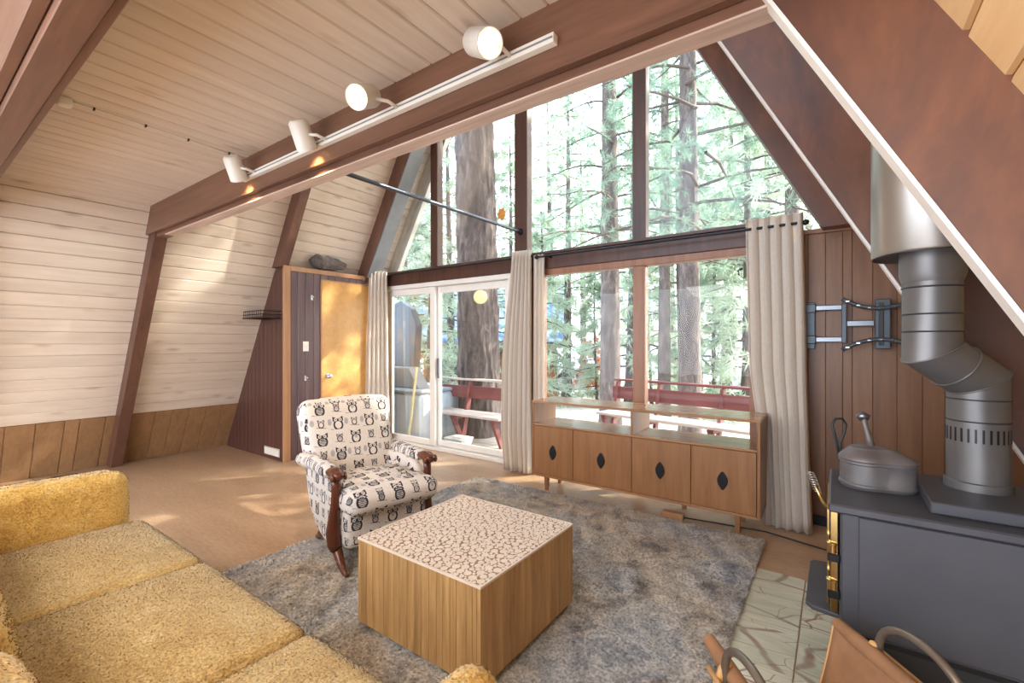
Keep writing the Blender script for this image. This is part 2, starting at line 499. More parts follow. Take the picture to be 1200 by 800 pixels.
def slope_board(s0, s1, y0, y1, base, U, N, thick=0.016, ch=0.005, gap=0.002):
    """a board lying along Y on a slope, front edges chamfered (V joint)"""
    p = lambda s, t: base + U * s + N * t
    prof = [(s0 + gap, -0.012), (s0 + gap, thick - ch), (s0 + gap + ch, thick), (s1 - gap - ch, thick), (s1 - gap, thick - ch), (s1 - gap, -0.012)]
    m = MB()
    n = len(prof)
    vs = [tuple(p(a, t) + Vector((0, y0, 0))) for a, t in prof] + [tuple(p(a, t) + Vector((0, y1, 0))) for a, t in prof]
    m.add(vs, [tuple(range(n)), tuple(range(n, 2 * n))[::-1]] + [(i, n + i, n + (i + 1) % n, (i + 1) % n) for i in range(n)])
    return m
BL = Vector((-6.5, 0, 0)) - NL * 0.016
PITCH = 0.125
rb = random.Random(3)
for (y0, y1, sa, sb) in ((0.39, 1.46, 0.665, 3.0), (1.52, 2.64, 0.665, 4.7), (2.66, 3.80, 2.54, 4.9)):
    k = 0
    while sa + k * PITCH < sb:
        slope_board(sa + k * PITCH, sa + (k + 1) * PITCH, y0, y1, BL, UL, NL, 0.016 + rb.uniform(-0.0012, 0.0012)).build('board', M['white_board'], wall_left)
        k += 1
for k in range(24):
    slope_board(2.0 + k * PITCH, 2.0 + (k + 1) * PITCH, 3.81, 4.24, BL, UL, NL).build('soffit_board', M['white_board'], wall_left)
# wainscot of upright panels along the foot of the slope
joints = [0.39, 0.66, 0.86, 1.06, 1.17, 1.37, 1.58, 1.79, 1.95, 2.12, 2.30, 2.48, 2.66]
for a, b in zip(joints[:-1], joints[1:]):
    m = MB(); g = 0.002
    vs = []
    for t in (-0.01, 0.010, 0.014):
        e = g if t < 0.012 else g + 0.005
        for (s, y) in ((0.0, a + e), (0.0, b - e), (0.662, b - e), (0.662, a + e)):
            p = BL + UL * s + NL * t; vs.append((p.x, y, p.z))
    m.add(vs, [(8, 9, 10, 11)] + [(i + o, (i + 1) % 4 + o, (i + 1) % 4 + 4 + o, i + 4 + o) for o in (0, 4) for i in range(4)])
    m.build('wainscot_panel', M['wainscot'], wall_left)

# ---- right slope
s_ = MB()
s_.prism([(XR(-0.1) + 0.02, -0.1), (XR(APEX) + 0.02, APEX), (XR(APEX) + 0.26, APEX), (XR(-0.1) + 0.26, -0.1)], 'y', -2.6, 4.25)
wall_right = structure('wall_right', s_, M['orange_lit_board'], 'right sloping wall of warm orange lit pine boards above the stove', 'wall')
BR = Vector((1.333, 0, 0)) - NR * 0.016
for k in range(13):
    s0 = 1.2 + k * 0.14
    slope_board(s0, s0 + 0.14, 0.39, 1.43, BR, UR, NR, 0.018, 0.008).build('board', M['orange_lit_board'], wall_right)

# ---- flat ceiling under the loft, boards running towards the gable
ceiling = structure('ceiling', MB().box(-5.1, 0.05, -2.6, 1.43, 2.592, 2.72), M['white_board'], 'flat whitewashed pine board ceiling under the loft', 'ceiling')
x = -0.973 + 0.12 * 8; k = 0
while x > -5.05:
    m = MB(); x1, x0 = x - 0.0015, x - 0.12 + 0.0015; c = 0.006
    m.prism([(x0, 2.60), (x0, 2.576 + c), (x0 + c, 2.576), (x1 - c, 2.576), (x1, 2.576 + c), (x1, 2.60)], 'y', 0.38, 1.43)
    m.build('board', M['white_board'], ceiling)
    x -= 0.12

# ---- beams and rafters
def trim(n, mb, mat, label, **kw):
    return structure('trim_%d' % n, mb, mat, label, 'beam', **kw)
b1 = trim(1, MB().box(-5.22, -0.10, 1.455, 1.54, 2.305, 2.62, 0.003), M['beam'], 'long brown tie beam carrying the white track light')
MB().box(-5.24, -0.12, 1.415, 1.453, 2.335, 2.60, 0.004).build('face_board', M['beam'], b1)
MB().box(-4.80, -0.13, 1.458, 1.538, 2.298, 2.306).build('underside_board', M['raw'], b1)
b0 = trim(2, MB().box(-5.2, 0.15, 0.285, 0.375, 2.285, 2.62, 0.004), M['beam'], 'brown tie beam crossing the top left corner of the view')
MB().box(-5.2, 0.15, 0.245, 0.283, 2.315, 2.60, 0.004).build('face_board', M['beam'], b0)
MB().box(-5.2, 0.15, 0.377, 0.405, 2.30, 2.60, 0.004).build('face_board', M['beam'], b0)

def left_rafter(n, y0, y1, depth, z0, z1, label):
    h = depth / 0.866
    return trim(n, MB().prism([(XL(z0) - 0.03, z0), (XL(z0) + h, z0), (XL(z1) + h, z1), (XL(z1) - 0.03, z1)], 'y', y0, y1), M['rafter'], label, bevel=0.004)
left_rafter(3, 1.44, 1.54, 0.14, 0.0, 6.9, 'brown left rafter rising from the floor to the end of the tie beam')
left_rafter(4, 2.60, 2.70, 0.15, 2.2, 6.9, 'brown left rafter standing on the closet corner')
r3 = left_rafter(5, 3.71, 3.92, 0.19, 1.8, 6.9, 'brown left rafter along the sloping edge of the gable glass')
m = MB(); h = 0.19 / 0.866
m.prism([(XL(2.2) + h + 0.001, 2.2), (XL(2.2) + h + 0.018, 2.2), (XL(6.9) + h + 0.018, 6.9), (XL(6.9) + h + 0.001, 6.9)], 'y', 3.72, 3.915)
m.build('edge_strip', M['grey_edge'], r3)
left_rafter(6, 0.27, 0.39, 0.14, 0.0, 2.4, 'brown left rafter below the nearest tie beam')

def right_rafter(n, y0, y1, depth, strip, z0, z1, label):
    r = trim(n, MB().prism([(XI(z0), z0), (XI(z0) + depth, z0), (XI(z1) + depth, z1), (XI(z1), z1)], 'y', y0, y1), M['ply'], label)
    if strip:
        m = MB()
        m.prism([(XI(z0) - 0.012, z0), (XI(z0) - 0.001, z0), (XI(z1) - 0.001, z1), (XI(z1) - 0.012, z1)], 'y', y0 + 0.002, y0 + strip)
        m.build('edge_strip', M['glare_edge'], r)
    return r
right_rafter(7, 1.42, 1.50, 0.30, 0.068, 0.0, 2.33, 'broad red brown rafter in front with a glare whitened edge strip, above the stove')
right_rafter(8, 2.60, 2.70, 0.60, 0.055, 0.0, 6.6, 'red brown rafter behind the stovepipe with a thin glare whitened edge')
right_rafter(9, 3.90, 4.06, 0.60, 0, 2.17, 6.6, 'red brown rafter along the right edge of the gable glass')

# outside rafter tail at the end of the roof overhang
m = MB(); h = 0.19 / 0.866
m.prism([(XL(0.5) - 0.03, 0.5), (XL(0.5) + h, 0.5), (XL(6.9) + h, 6.9), (XL(6.9) - 0.03, 6.9)], 'y', 4.17, 4.235)
structure('trim_10', m, plain('pale grey fascia', lin(206, 204, 196), 0.6), 'pale grey outside fascia rafter beyond the gable glass', 'beam')

# ---- gable wall: header, windows, sliding door, panelled end
hd = structure('trim_11', MB().box(-5.06, -0.20, 4.02, 4.14, 2.112, 2.262, 0.004), M['dark_frame'], 'dark brown header between the upper gable glass and the door', 'beam')
MB().box(-5.06, -0.20, 4.0, 4.14, 2.264, 2.292, 0.003).build('sill_strip', M['dark_frame'], hd)

win1 = thing('window_1', (-2.6, GY, 2.29), 'tall gable window above the header, four panes with dark mullions', 'window', kind='structure')
HL = lambda z: XL(z) + 0.27 / 0.866 + 0.018
def zcap(x):                                   # height of the glass at x, under both slopes
    return min((x + 6.5) / 0.577, (1.083 - x) / 0.535)
mull = [(-4.15, -4.03), (-2.855, -2.69), (-1.525, -1.40)]
for a, b in mull:
    top = min(zcap(a), zcap(b))
    MB().box(a, b, 4.03, 4.13, 2.29, top, 0.004).build('mullion', M['dark_frame'], win1)
edges = [-5.16] + [v for a, b in mull for v in (a, b)] + [-0.15]
for i in range(0, 8, 2):
    a, b = edges[i], edges[i + 1]
    za, zb = max(zcap(a), 2.30), max(zcap(b), 2.30)
    pts = [(a, 2.29), (b, 2.29), (b, zb)]
    xa = (1.083 * 0.577 + 6.5 * -0.535) / (0.577 + 0.535)      # apex column
    if a < xa < b: pts.append((xa, zcap(xa)))
    if za > 2.31: pts.append((a, za))
    MB().prism(pts, 'y', 4.085, 4.091).build('pane', M['glass'], win1)

win2 = thing('window_2', (-1.5, GY, 0.1), 'wide lower window behind the sideboard, two panes with a brown mullion', 'window', kind='structure')
for (x0, x1, z0, z1) in ((-2.62, -0.44, 2.048, 2.112), (-2.62, -0.44, 0.0, 0.12)):
    MB().box(x0, x1, 4.03, 4.13, z0, z1, 0.004).build('rail', M['mid_frame'], win2)
for (x0, x1) in ((-2.62, -2.50), (-1.52, -1.41), (-0.56, -0.44)):
    MB().box(x0, x1, 4.035, 4.13, 0.121, 2.047, 0.004).build('mullion' if x0 == -1.52 else 'jamb', M['mid_frame'], win2)
for (x0, x1) in ((-2.499, -1.521), (-1.409, -0.561)):
    MB().box(x0, x1, 4.085, 4.091, 0.121, 2.047).build('pane', M['glass'], win2)
structure('trim_12', MB().box(-2.90, -2.62, 4.02, 4.13, 0.0, 2.111, 0.004), M['mid_frame'], 'brown post between the sliding door and the window, behind the curtain', 'post')

# sliding glass door in a white vinyl frame
dr = thing('door_1', (-4.0, GY, 0), 'white framed sliding glass door opening to the deck', 'door', kind='structure')
m = MB().box(-5.05, -2.90, 4.03, 4.17, 2.055, 2.111, 0.004).box(-5.05, -2.90, 4.03, 4.17, 0.0, 0.045, 0.004).box(-5.05, -5.0, 4.03, 4.17, 0.045, 2.055, 0.004).box(-2.95, -2.90, 4.03, 4.17, 0.045, 2.055, 0.004)
m.build('frame', M['vinyl'], dr)
def sash(x0, x1, y0, y1, stile):
    f = MB().box(x0, x0 + stile, y0, y1, 0.05, 2.05, 0.004).box(x1 - stile, x1, y0, y1, 0.05, 2.05, 0.004)
    f.box(x0 + stile, x1 - stile, y0, y1, 0.05, 0.12, 0.004).box(x0 + stile, x1 - stile, y0, y1, 1.97, 2.05, 0.004)
    o = f.build('sash', M['vinyl'], dr)
    MB().box(x0 + stile, x1 - stile, (y0 + y1) / 2 - 0.003, (y0 + y1) / 2 + 0.003, 0.12, 1.97).build('pane', M['glass'], o)
    return o
sash(-4.99, -4.09, 4.045, 4.085, 0.085)
s2 = sash(-4.13, -2.96, 4.10, 4.14, 0.075)
MB().box(-4.075, -4.05, 4.07, 4.10, 0.9, 1.15, 0.004).build('pull_handle', M['steel'], s2)

# panelled end of the gable wall behind the stove
wf = structure('wall_front', MB().box(-0.44, 1.45, 4.08, 4.16, 0.0, 2.20), M['red_panel'], 'red brown panelled end wall behind the stove, right of the window', 'wall')
MB().box(-0.44, 1.45, 4.162, 4.19, 0.0, 2.2).build('sheathing', M['red_panel'], wf)
px = [-0.44, -0.30, -0.17, -0.062, 0.04, 0.095, 0.21, 0.34, 0.47, 0.58, 0.70, 0.83, 0.95, 1.08, 1.2, 1.33, 1.44]
for a, b in zip(px[:-1], px[1:]):
    g = 0.0008
    MB().prism([(a + g, 4.085), (a + g, 4.054), (a + g + 0.002, 4.0518), (b - g - 0.002, 4.0518), (b - g, 4.054), (b - g, 4.085)], 'z', 0.0, 2.155).build('panel_board', M['red_panel'], wf)
MB().box(-0.44, 1.3, 4.03, 4.08, 2.156, 2.185, 0.003).build('top_trim', M['mid_frame'], wf)
structure('baseboard_front', MB().box(-0.44, 1.4, 4.03, 4.05, 0.0, 0.07, 0.003), M['black'], 'low black baseboard under the panelled end wall', 'baseboard')

# ---- closet in the left corner
CX, CY, CZ = -5.05, 2.64, 2.21
wc = structure('wall_closet', MB().prism([(XL(0) + 0.02, 0.0), (CX - 0.03, 0.0), (CX - 0.03, CZ - 0.03), (XL(CZ - 0.03) + 0.02, CZ - 0.03)], 'y', CY + 0.02, CY + 0.06), M['closet_board'], 'dark boarded closet built into the corner left of the glass door', 'closet')
xs = [CX - 0.02 - 0.098 * k for k in range(16)]
for a, b in zip(xs[1:], xs[:-1]):
    za, zb = min(CZ, (a + 6.5) / 0.577), min(CZ, (b + 6.5) / 0.577)
    if zb < 0.05: continue
    a = max(a, -6.48); za = max(za, 0.02)
    g = 0.0007
    m = MB(); vs = []
    for (yy, e) in ((CY + 0.02, g), (CY + 0.001, g), (CY, g + 0.001)):
        vs += [(a + e, yy, 0), (b - e, yy, 0), (b - e, yy, zb), (a + e, yy, za)]
    m.add(vs, [(8, 9, 10, 11)] + [(i + o, (i + 1) % 4 + o, (i + 1) % 4 + 4 + o, i + 4 + o) for o in (0, 4) for i in range(4)])
    m.build('side_board', M['closet_board'], wc)
MB().box(CX - 0.02, CX + 0.012, CY - 0.004, CY + 0.075, 0.0, CZ + 0.01, 0.003).build('corner_trim', M['trim_wood'], wc)
MB().box(CX - 0.02, CX + 0.012, CY + 0.076, 4.02, CZ - 0.045, CZ + 0.01, 0.003).build('top_trim', M['trim_wood'], wc)
MB().box(XL(CZ) + 0.05, CX - 0.021, CY + 0.01, 3.75, CZ - 0.025, CZ, 0).build('closet_top', M['closet_board'], wc)
ys = [2.717, 2.80, 2.90, 3.0, 3.085]
for a, b in zip(ys[:-1], ys[1:]):
    g = 0.002
    MB().prism([(CX - 0.03, a + g), (CX - 0.006, a + g), (CX, a + g + 0.006), (CX, b - g - 0.006), (CX - 0.006, b - g), (CX - 0.03, b - g)], 'z', 0.0, CZ - 0.046).build('front_board', M['closet_front'], wc)
yy = 3.085
while yy < 4.0:
    b = min(yy + 0.1, 4.02)
    MB().box(CX - 0.03, CX, yy + 0.002, b - 0.002, 2.112, CZ - 0.046, 0.003).build('front_board', M['closet_front'], wc)
    yy += 0.1
MB().box(CX - 0.03, CX, 3.885, 4.02, 0.0, 2.11, 0.003).build('front_board', M['closet_front'], wc)
d2 = structure('door_2', MB().box(CX - 0.035, CX + 0.008, 3.10, 3.88, 0.01, 2.095, 0.003), M['door_wood'], 'honey coloured slab door in the closet front', 'door')
MB().box(CX - 0.03, CX + 0.012, 3.086, 3.099, 0.0, 2.108).box(CX - 0.03, CX + 0.012, 3.086, 3.884, 2.096, 2.11).build('casing', M['trim_wood'], d2)
MB().lathe([(0.006, 0), (0.03, 0.001), (0.03, 0.006), (0.012, 0.01), (0.012, 0.04), (0.026, 0.05), (0.03, 0.062), (0.022, 0.075), (0.003, 0.08)], (CX + 0.008, 3.17, 0.94), 16, 'x').build('door_knob', M['chrome'], d2, smooth='auto')

# ================================================================== curtains and rods
def curtain(name, rows, folds, amp, label, grp='oatmeal curtains on the gable wall', phase=0.0):
    """rows: (z, x0, y0, x1, y1) from top to bottom; pleats across, depth growing downwards"""
    nx = folds * 10
    rng = random.Random(len(label))
    wob = [rng.uniform(-1, 1) for _ in range(folds + 2)]
    V = []; nz = 26
    zs = [r[0] for r in rows]
    for k in range(nz + 1):
        z = zs[0] + (zs[-1] - zs[0]) * k / nz
        for a, b in zip(rows[:-1], rows[1:]):
            if a[0] >= z >= b[0] - 1e-9:
                t = (a[0] - z) / (a[0] - b[0]); t = t * t * (3 - 2 * t) * 0.5 + t * 0.5
                x0, y0, x1, y1 = [a[i] + (b[i] - a[i]) * t for i in (1, 2, 3, 4)]
                break
        for i in range(nx + 1):
            u = i / nx
            f = u * folds
            ww = wob[int(f)] * (1 - f % 1) + wob[int(f) + 1] * (f % 1)
            s = math.sin(2 * PI * (f + phase) + 0.6 * ww * k / nz)
            s = math.copysign(abs(s) ** 0.8, s)
            x = x0 + (x1 - x0) * (u + 0.018 * math.sin(4 * PI * f + 1))
            d = amp * (0.9 - 0.15 * k / nz + 0.45 * ww * (0.3 + 0.7 * k / nz)) * s
            tx, ty = x1 - x0, y1 - y0; L = math.hypot(tx, ty)
            zz = z + (0.012 * s if k == 0 else 0) + (0.008 * ww if k == nz else 0)
            V.append((x - ty / L * d * 0.6, y0 + (y1 - y0) * u + tx / L * d, zz))
    F = [(k * (nx + 1) + i, (k + 1) * (nx + 1) + i, (k + 1) * (nx + 1) + i + 1, k * (nx + 1) + i + 1) for k in range(nz) for i in range(nx)]
    m = MB(); m.add(V, F)
    o = m.build(name, M['curtain'], smooth=True)
    so = o.modifiers.new('cloth', 'SOLIDIFY'); so.thickness = 0.003
    return tag(o, label, 'curtain', grp)

curtain('curtain', [(2.29, -4.99, 3.74, -4.86, 3.93), (1.0, -5.0, 3.70, -4.84, 3.93), (0.02, -5.0, 3.68, -4.78, 3.92)], 5, 0.03, 'oatmeal curtain between the closet door and the sliding glass door')
curtain('curtain', [(2.31, -2.80, 3.91, -2.57, 3.93), (1.1, -2.93, 3.90, -2.57, 3.92), (0.4, -2.91, 3.86, -2.55, 3.88), (0.015, -2.84, 3.82, -2.52, 3.84)], 6, 0.035, 'oatmeal curtain hanging beside the left end of the sideboard')
curtain('curtain', [(2.25, -2.56, 3.965, -2.43, 3.965), (0.02, -2.56, 3.955, -2.43, 3.955)], 3, 0.02, 'narrow sunlit curtain edge against the left window jamb')
curtain('curtain', [(2.30, -0.575, 3.92, -0.20, 3.92), (1.2, -0.55, 3.90, -0.175, 3.88), (0.7, -0.49, 3.85, -0.16, 3.82), (0.01, -0.46, 3.80, -0.135, 3.76)], 5, 0.03, 'oatmeal curtain between the window and the panelled wall')
for (x0, x1, z, y, lab) in ((-2.50, -0.18, 2.225, 3.925, 'black curtain rod with a ball end over the lower window'), (-5.0, -2.58, 2.245, 3.94, 'black curtain rod over the sliding glass door')):
    r = tag(MB().tube([(x0, y, z), (x1, y, z)], 0.011, 10).build('curtain_rod', M['black'], smooth='auto'), lab, 'curtain rod')
    for xx in (x0, x1):
        MB().lathe([(0.001, -0.024), (0.016, -0.018), (0.023, 0), (0.016, 0.018), (0.001, 0.024)], (xx, y, z), 12, 'x').build('finial', M['black'], r, smooth=True)
    for xx in (x0 + 0.12, x1 - 0.12):
        MB().box(xx - 0.008, xx + 0.008, y, 4.02, z - 0.008, z + 0.008).build('bracket', M['black'], r)

# ================================================================== track light on the beam
tl = thing('track_light', (-2.0, 1.40, 2.43), 'white track light with four cream cylinder heads along the beam', 'track light')
m = MB().box(-3.19, -0.81, 1.382, 1.413, 2.412, 2.448, 0.002); m.build('rail', M['white_metal'], tl)
MB().box(-3.185, -0.815, 1.3795, 1.383, 2.427, 2.433).build('rail_slot', M['grey_edge'], tl)
bulb_m = bpy.data.materials.new('lamp bulb'); bulb_m.use_nodes = True
_b = bulb_m.node_tree.nodes['Principled BSDF']; _b.inputs['Emission Color'].default_value = (1, 0.78, 0.45, 1); _b.inputs['Emission Strength'].default_value = 3
for (pos, ax, aim, watt) in (((-3.08, 1.30, 2.455), -3.0, (-0.42, 0.62, -1.0), 20), ((-2.30, 1.30, 2.455), -2.21, (-0.28, 0.62, -1.0), 20),
                             ((-1.72, 1.27, 2.455), -1.64, (0.31, -0.82, -0.50), 10), ((-1.075, 1.30, 2.465), -1.0, (0.94, -0.35, -0.60), 10)):
    hd_ = MB().lathe([(0.012, 0.0), (0.040, -0.004), (0.050, -0.018), (0.053, -0.15), (0.049, -0.15), (0.046, -0.03), (0.01, -0.02)], (0, 0, 0.07), 24)
    o = hd_.build('lamp_head', M['white_metal'], tl, smooth='auto', local=True)
    o.location = Vector(pos) - tl.location
    q = Vector(aim).to_track_quat('-Z', 'Y'); o.rotation_mode = 'QUATERNION'; o.rotation_quaternion = q
    bl = MB().lathe([(0.002, -0.056), (0.022, -0.053), (0.032, -0.046), (0.034, -0.03), (0.02, 0.0)], (0, 0, 0.0), 20).build('bulb', bulb_m, o, smooth=True, local=True)
    inv = q.inverted()
    a = inv @ (Vector((ax, 1.385, 2.43)) - Vector(pos)); c = inv @ (Vector((ax, 1.33, 2.435)) - Vector(pos)); e = (c.normalized() * 0.045)
    MB().tube([a, c, e], 0.008, 8).build('arm', M['white_metal'], o, smooth=True, local=True)
    li = light('track_spot', 'SPOT', watt, Vector(pos) + Vector(aim).normalized() * 0.09, aim, (1.0, 0.62, 0.30), spot_size=math.radians(85), spot_blend=0.7, shadow_soft_size=0.03)

# tie rod between beam and mullion
tr_ = tag(MB().tube([(-2.79, 1.55, 2.53), (-2.775, 4.03, 2.545)], 0.016, 12).build('tie_rod', plain('blued steel', lin(88, 92, 102), 0.35, 0.8, 0.1), smooth='auto'), 'grey steel tie rod running from the beam to the window mullion', 'tie rod')
MB().lathe([(0.001, -0.035), (0.03, -0.035), (0.034, -0.02), (0.034, 0.0), (0.018, 0.004), (0.001, 0.004)], (-2.775, 4.03, 2.545), 14, 'y').build('end_bracket', M['black'], tr_, smooth='auto')

# cable and small box on the ceiling
m = MB().tube([(-3.15, 0.56, 2.571), (-3.16, 0.8, 2.570), (-3.175, 1.1, 2.570), (-3.19, 1.41, 2.571)], 0.0035, 6)
cb = tag(m.build('ceiling_cable', M['white_metal'], smooth=True), 'thin white cable stapled across the board ceiling', 'cable')
for y_, x_ in ((0.65, -3.155), (0.87, -3.163), (1.08, -3.174), (1.31, -3.185)):
    MB().box(x_ - 0.009, x_ + 0.009, y_ - 0.004, y_ + 0.004, 2.562, 2.576, 0.001).build('cable_clip', M['black'], cb)
tag(rbox(-3.135, 0.535, 2.552, 0.05, 0.06, 0.05, 0.016, 6).build('sensor_box', M['white_metal'], smooth=True), 'small white box at the cable end under the ceiling', 'sensor')

# ================================================================== rug
RX0, RX1, RY0, RY1 = -2.885, -0.385, 0.42, 3.455
rug = thing('area_rug', ((RX0 + RX1) / 2, (RY0 + RY1) / 2, 0.006), 'grey blue mottled shag rug under the coffee table', 'rug')
rb_ = rbox((RX0 + RX1) / 2, (RY0 + RY1) / 2, 0.0145, RX1 - RX0, RY1 - RY0, 0.016, 0.008, 24)
rb_.build('backing', M['rug'], rug, smooth='auto')
nxr, nyr = 60, 72
gx, gy = np.meshgrid(np.linspace(RX0, RX1, nxr), np.linspace(RY0, RY1, nyr), indexing='ij')
rngz = np.random.default_rng(5)
gz = 0.021 + 0.002 * np.sin(gx * 31 + gy * 17)
GV = np.stack([gx, gy, gz], -1).reshape(-1, 3)
ii = np.arange(nxr * nyr).reshape(nxr, nyr)
q0, q1, q2, q3 = ii[:-1, :-1].ravel(), ii[1:, :-1].ravel(), ii[1:, 1:].ravel(), ii[:-1, 1:].ravel()
GT = np.concatenate([np.stack([q0, q1, q2], 1), np.stack([q0, q2, q3], 1)])
tv, tt = tufts(GV, GT, 150000, 0.022, 0.0058, 11, lean=1.0, curl=0.2, rise=(0.08, 0.5))
tv = tv - np.array(rug.location)
pile = link('pile', soft_normals(big_mesh('pile', tv, tt)), M['rug'], rug)
pile['kind'] = 'stuff'

# ================================================================== coffee table
TX0, TX1, TY0, TY1, TZ = -1.815, -1.075, 1.30, 2.025, 0.440
ct = thing('coffee_table', ((TX0 + TX1) / 2, (TY0 + TY1) / 2, 0.03), 'cube coffee table of upright wood strips with a white wood slice top', 'table')
M['strip'] = wood('honey teak strip', lin(146, 108, 64), lin(204, 166, 112), 'z', 1.0, 0.45, lin(110, 70, 34), 0.22, 0.04, streak=22)
M['grout'] = plain('brown grout', lin(156, 120, 94), 0.7, 0, 0.15, 30)
M['slice'] = plain('bleached wood slice', lin(226, 210, 192), 0.5, 0, 0.06, 24)
MB().box(TX0 + 0.02, TX1 - 0.02, TY0 + 0.02, TY1 - 0.02, 0.055, TZ - 0.012).build('core', M['grout'], ct)
MB().box(TX0 + 0.04, TX1 - 0.04, TY0 + 0.04, TY1 - 0.04, 0.027, 0.056).build('plinth', M['black'], ct)
rc = random.Random(12)
def strips(a0, a1):
    out = []; a = a0
    while a < a1 - 0.001:
        b = min(a + rc.uniform(0.030, 0.052), a1)
        if a1 - b < 0.02: b = a1
        out.append((a, b)); a = b
    return out
for (a, b) in strips(TX0 + 0.02, TX1 - 0.02):
    for (y0, y1) in ((TY0, TY0 + 0.019), (TY1 - 0.019, TY1)):
        e = rc.uniform(0, 0.0012)
        MB().box(a + 0.0004, b - 0.0004, y0 + (e if y0 == TY0 else 0), y1 - (0 if y0 == TY0 else e), 0.05, TZ - 0.009, 0.0012).build('wood_strip', M['strip'], ct)
for (a, b) in strips(TY0, TY1):
    for (x0, x1) in ((TX0, TX0 + 0.019), (TX1 - 0.019, TX1)):
        e = rc.uniform(0, 0.0012)
        MB().box(x0 + (e if x0 == TX0 else 0), x1 - (0 if x0 == TX0 else e), a + 0.0004, b - 0.0004, 0.05, TZ - 0.009, 0.0012).build('wood_strip', M['strip'], ct)
MB().box(TX0 - 0.002, TX1 + 0.002, TY0 - 0.002, TY1 + 0.002, TZ - 0.0085, TZ - 0.002, 0.001).build('top_panel', M['grout'], ct)
m = MB(); t_ = 0.006
m.box(TX0 - 0.003, TX1 + 0.003, TY0 - 0.003, TY0 + t_, TZ - 0.009, TZ).box(TX0 - 0.003, TX1 + 0.003, TY1 - t_, TY1 + 0.003, TZ - 0.009, TZ)
m.box(TX0 - 0.003, TX0 + t_, TY0 + t_, TY1 - t_, TZ - 0.009, TZ).box(TX1 - t_, TX1 + 0.003, TY0 + t_, TY1 - t_, TZ - 0.009, TZ)
m.build('top_edging', M['slice'], ct)
# packed wood slices
pts = np.zeros((0, 3)); rngp = np.random.default_rng(4)
for r_, tries in ((0.017, 500), (0.0145, 3000), (0.0118, 7000), (0.0095, 10000), (0.0075, 14000), (0.0055, 14000), (0.004, 10000)):
    for _ in range(tries):
        x_, y_ = rngp.uniform(TX0 + t_ + r_, TX1 - t_ - r_), rngp.uniform(TY0 + t_ + r_, TY1 - t_ - r_)
        rr_ = r_ * rngp.uniform(0.92, 1.08)
        if len(pts) == 0 or np.all((pts[:, 0] - x_) ** 2 + (pts[:, 1] - y_) ** 2 > (pts[:, 2] + rr_ + 0.0004) ** 2):
            pts = np.vstack([pts, (x_, y_, rr_)])
pts = pts[np.argsort(-pts[:, 2])]
def slice_mesh(mb, x_, y_, r_, rot=0.0):
    n = 11; rngs = random.Random(int(x_ * 1e5))
    k = [1 + rngs.uniform(-0.06, 0.06) for _ in range(n)]
    ring = lambda rr, z: [(x_ + rr * k[i] * math.cos(2 * PI * i / n + rot), y_ + rr * k[i] * math.sin(2 * PI * i / n + rot), z) for i in range(n)]
    mb.loft([ring(r_, TZ - 0.004), ring(r_, TZ - 0.0006), ring(r_ * 0.93, TZ)])
    return mb
for x_, y_, r_ in pts[:290]:
    slice_mesh(MB(), x_, y_, r_, x_ * 50).build('wood_slice', M['slice'], ct)
m = MB()
for x_, y_, r_ in pts[290:]: slice_mesh(m, x_, y_, r_, x_ * 50)
o = m.build('small_wood_slices', M['slice'], ct); o['kind'] = 'stuff'

# ================================================================== sideboard
M['teak'] = wood('teak veneer', lin(128, 86, 52), lin(162, 114, 72), 'z', 1.0, 0.38, None, 0.06, 0.02, streak=20)
M['teak_glare'] = wood('glare lightened teak top', lin(144, 104, 72), lin(178, 134, 98), 'x', 1.0, 0.2, None, 0.04, 0.02, streak=20)  # same teak, glare on the level faces put into the lighter colour
SX0, SX1, SY0, SY1, SZ0, SZ1 = -2.255, -0.415, 3.46, 3.86, 0.145, 0.822
sb = thing('sideboard', ((SX0 + SX1) / 2, (SY0 + SY1) / 2, 0), 'long low teak sideboard with open shelf and four doors before the window', 'sideboard')
MB().box(SX0, SX1, SY0, SY1, SZ1 - 0.02, SZ1, 0.002).build('top', M['teak_glare'], sb)
for x_ in (SX0, SX1 - 0.02):
    MB().box(x_, x_ + 0.02, SY0, SY1, SZ0, SZ1 - 0.021, 0.002).build('side_panel', M['teak'], sb)
MB().box(SX0 + 0.021, SX1 - 0.021, SY0 + 0.005, SY1, 0.600, 0.616, 0.001).build('shelf', M['teak_glare'], sb)
MB().box(SX0 + 0.021, SX1 - 0.021, SY0, SY1, SZ0, SZ0 + 0.018, 0.001).build('bottom_panel', M['teak_glare'], sb)
MB().box(SX0 + 0.021, SX1 - 0.021, SY1 - 0.012, SY1, SZ0 + 0.02, 0.598).build('back_panel', M['teak'], sb)
xm = -1.315
MB().box(xm - 0.01, xm + 0.01, SY0 + 0.004, SY1, 0.617, SZ1 - 0.021, 0.001).build('divider', M['teak'], sb)
ed = [SX0 + 0.022, -1.835, xm, -0.865, SX1 - 0.022]
leaf = [(0.052 * math.sin(t) ** 1.0 * (1 if t < PI else 1), 0) for t in (0,)]
for a, b in zip(ed[:-1], ed[1:]):
    d_ = MB().box(a + 0.002, b - 0.002, SY0, SY0 + 0.018, SZ0 + 0.021, 0.597, 0.0015).build('door', M['teak'], sb)
    c = (a + b) / 2; zc = 0.375
    prof = []
    for k in range(16):
        t = k / 15; wv = 0.030 * math.sin(PI * t) ** 1.0 + (0.004 if 0 < k < 15 else 0)
        prof.append((wv, -0.066 + 0.132 * t))
    poly = [(c + wv, zc + z_) for wv, z_ in prof] + [(c - wv, zc + z_) for wv, z_ in prof[::-1][1:-1]]
    h_ = MB().prism(poly, 'y', SY0 - 0.010, SY0 + 0.001).build('handle', M['black'], d_, bevel=0.002)
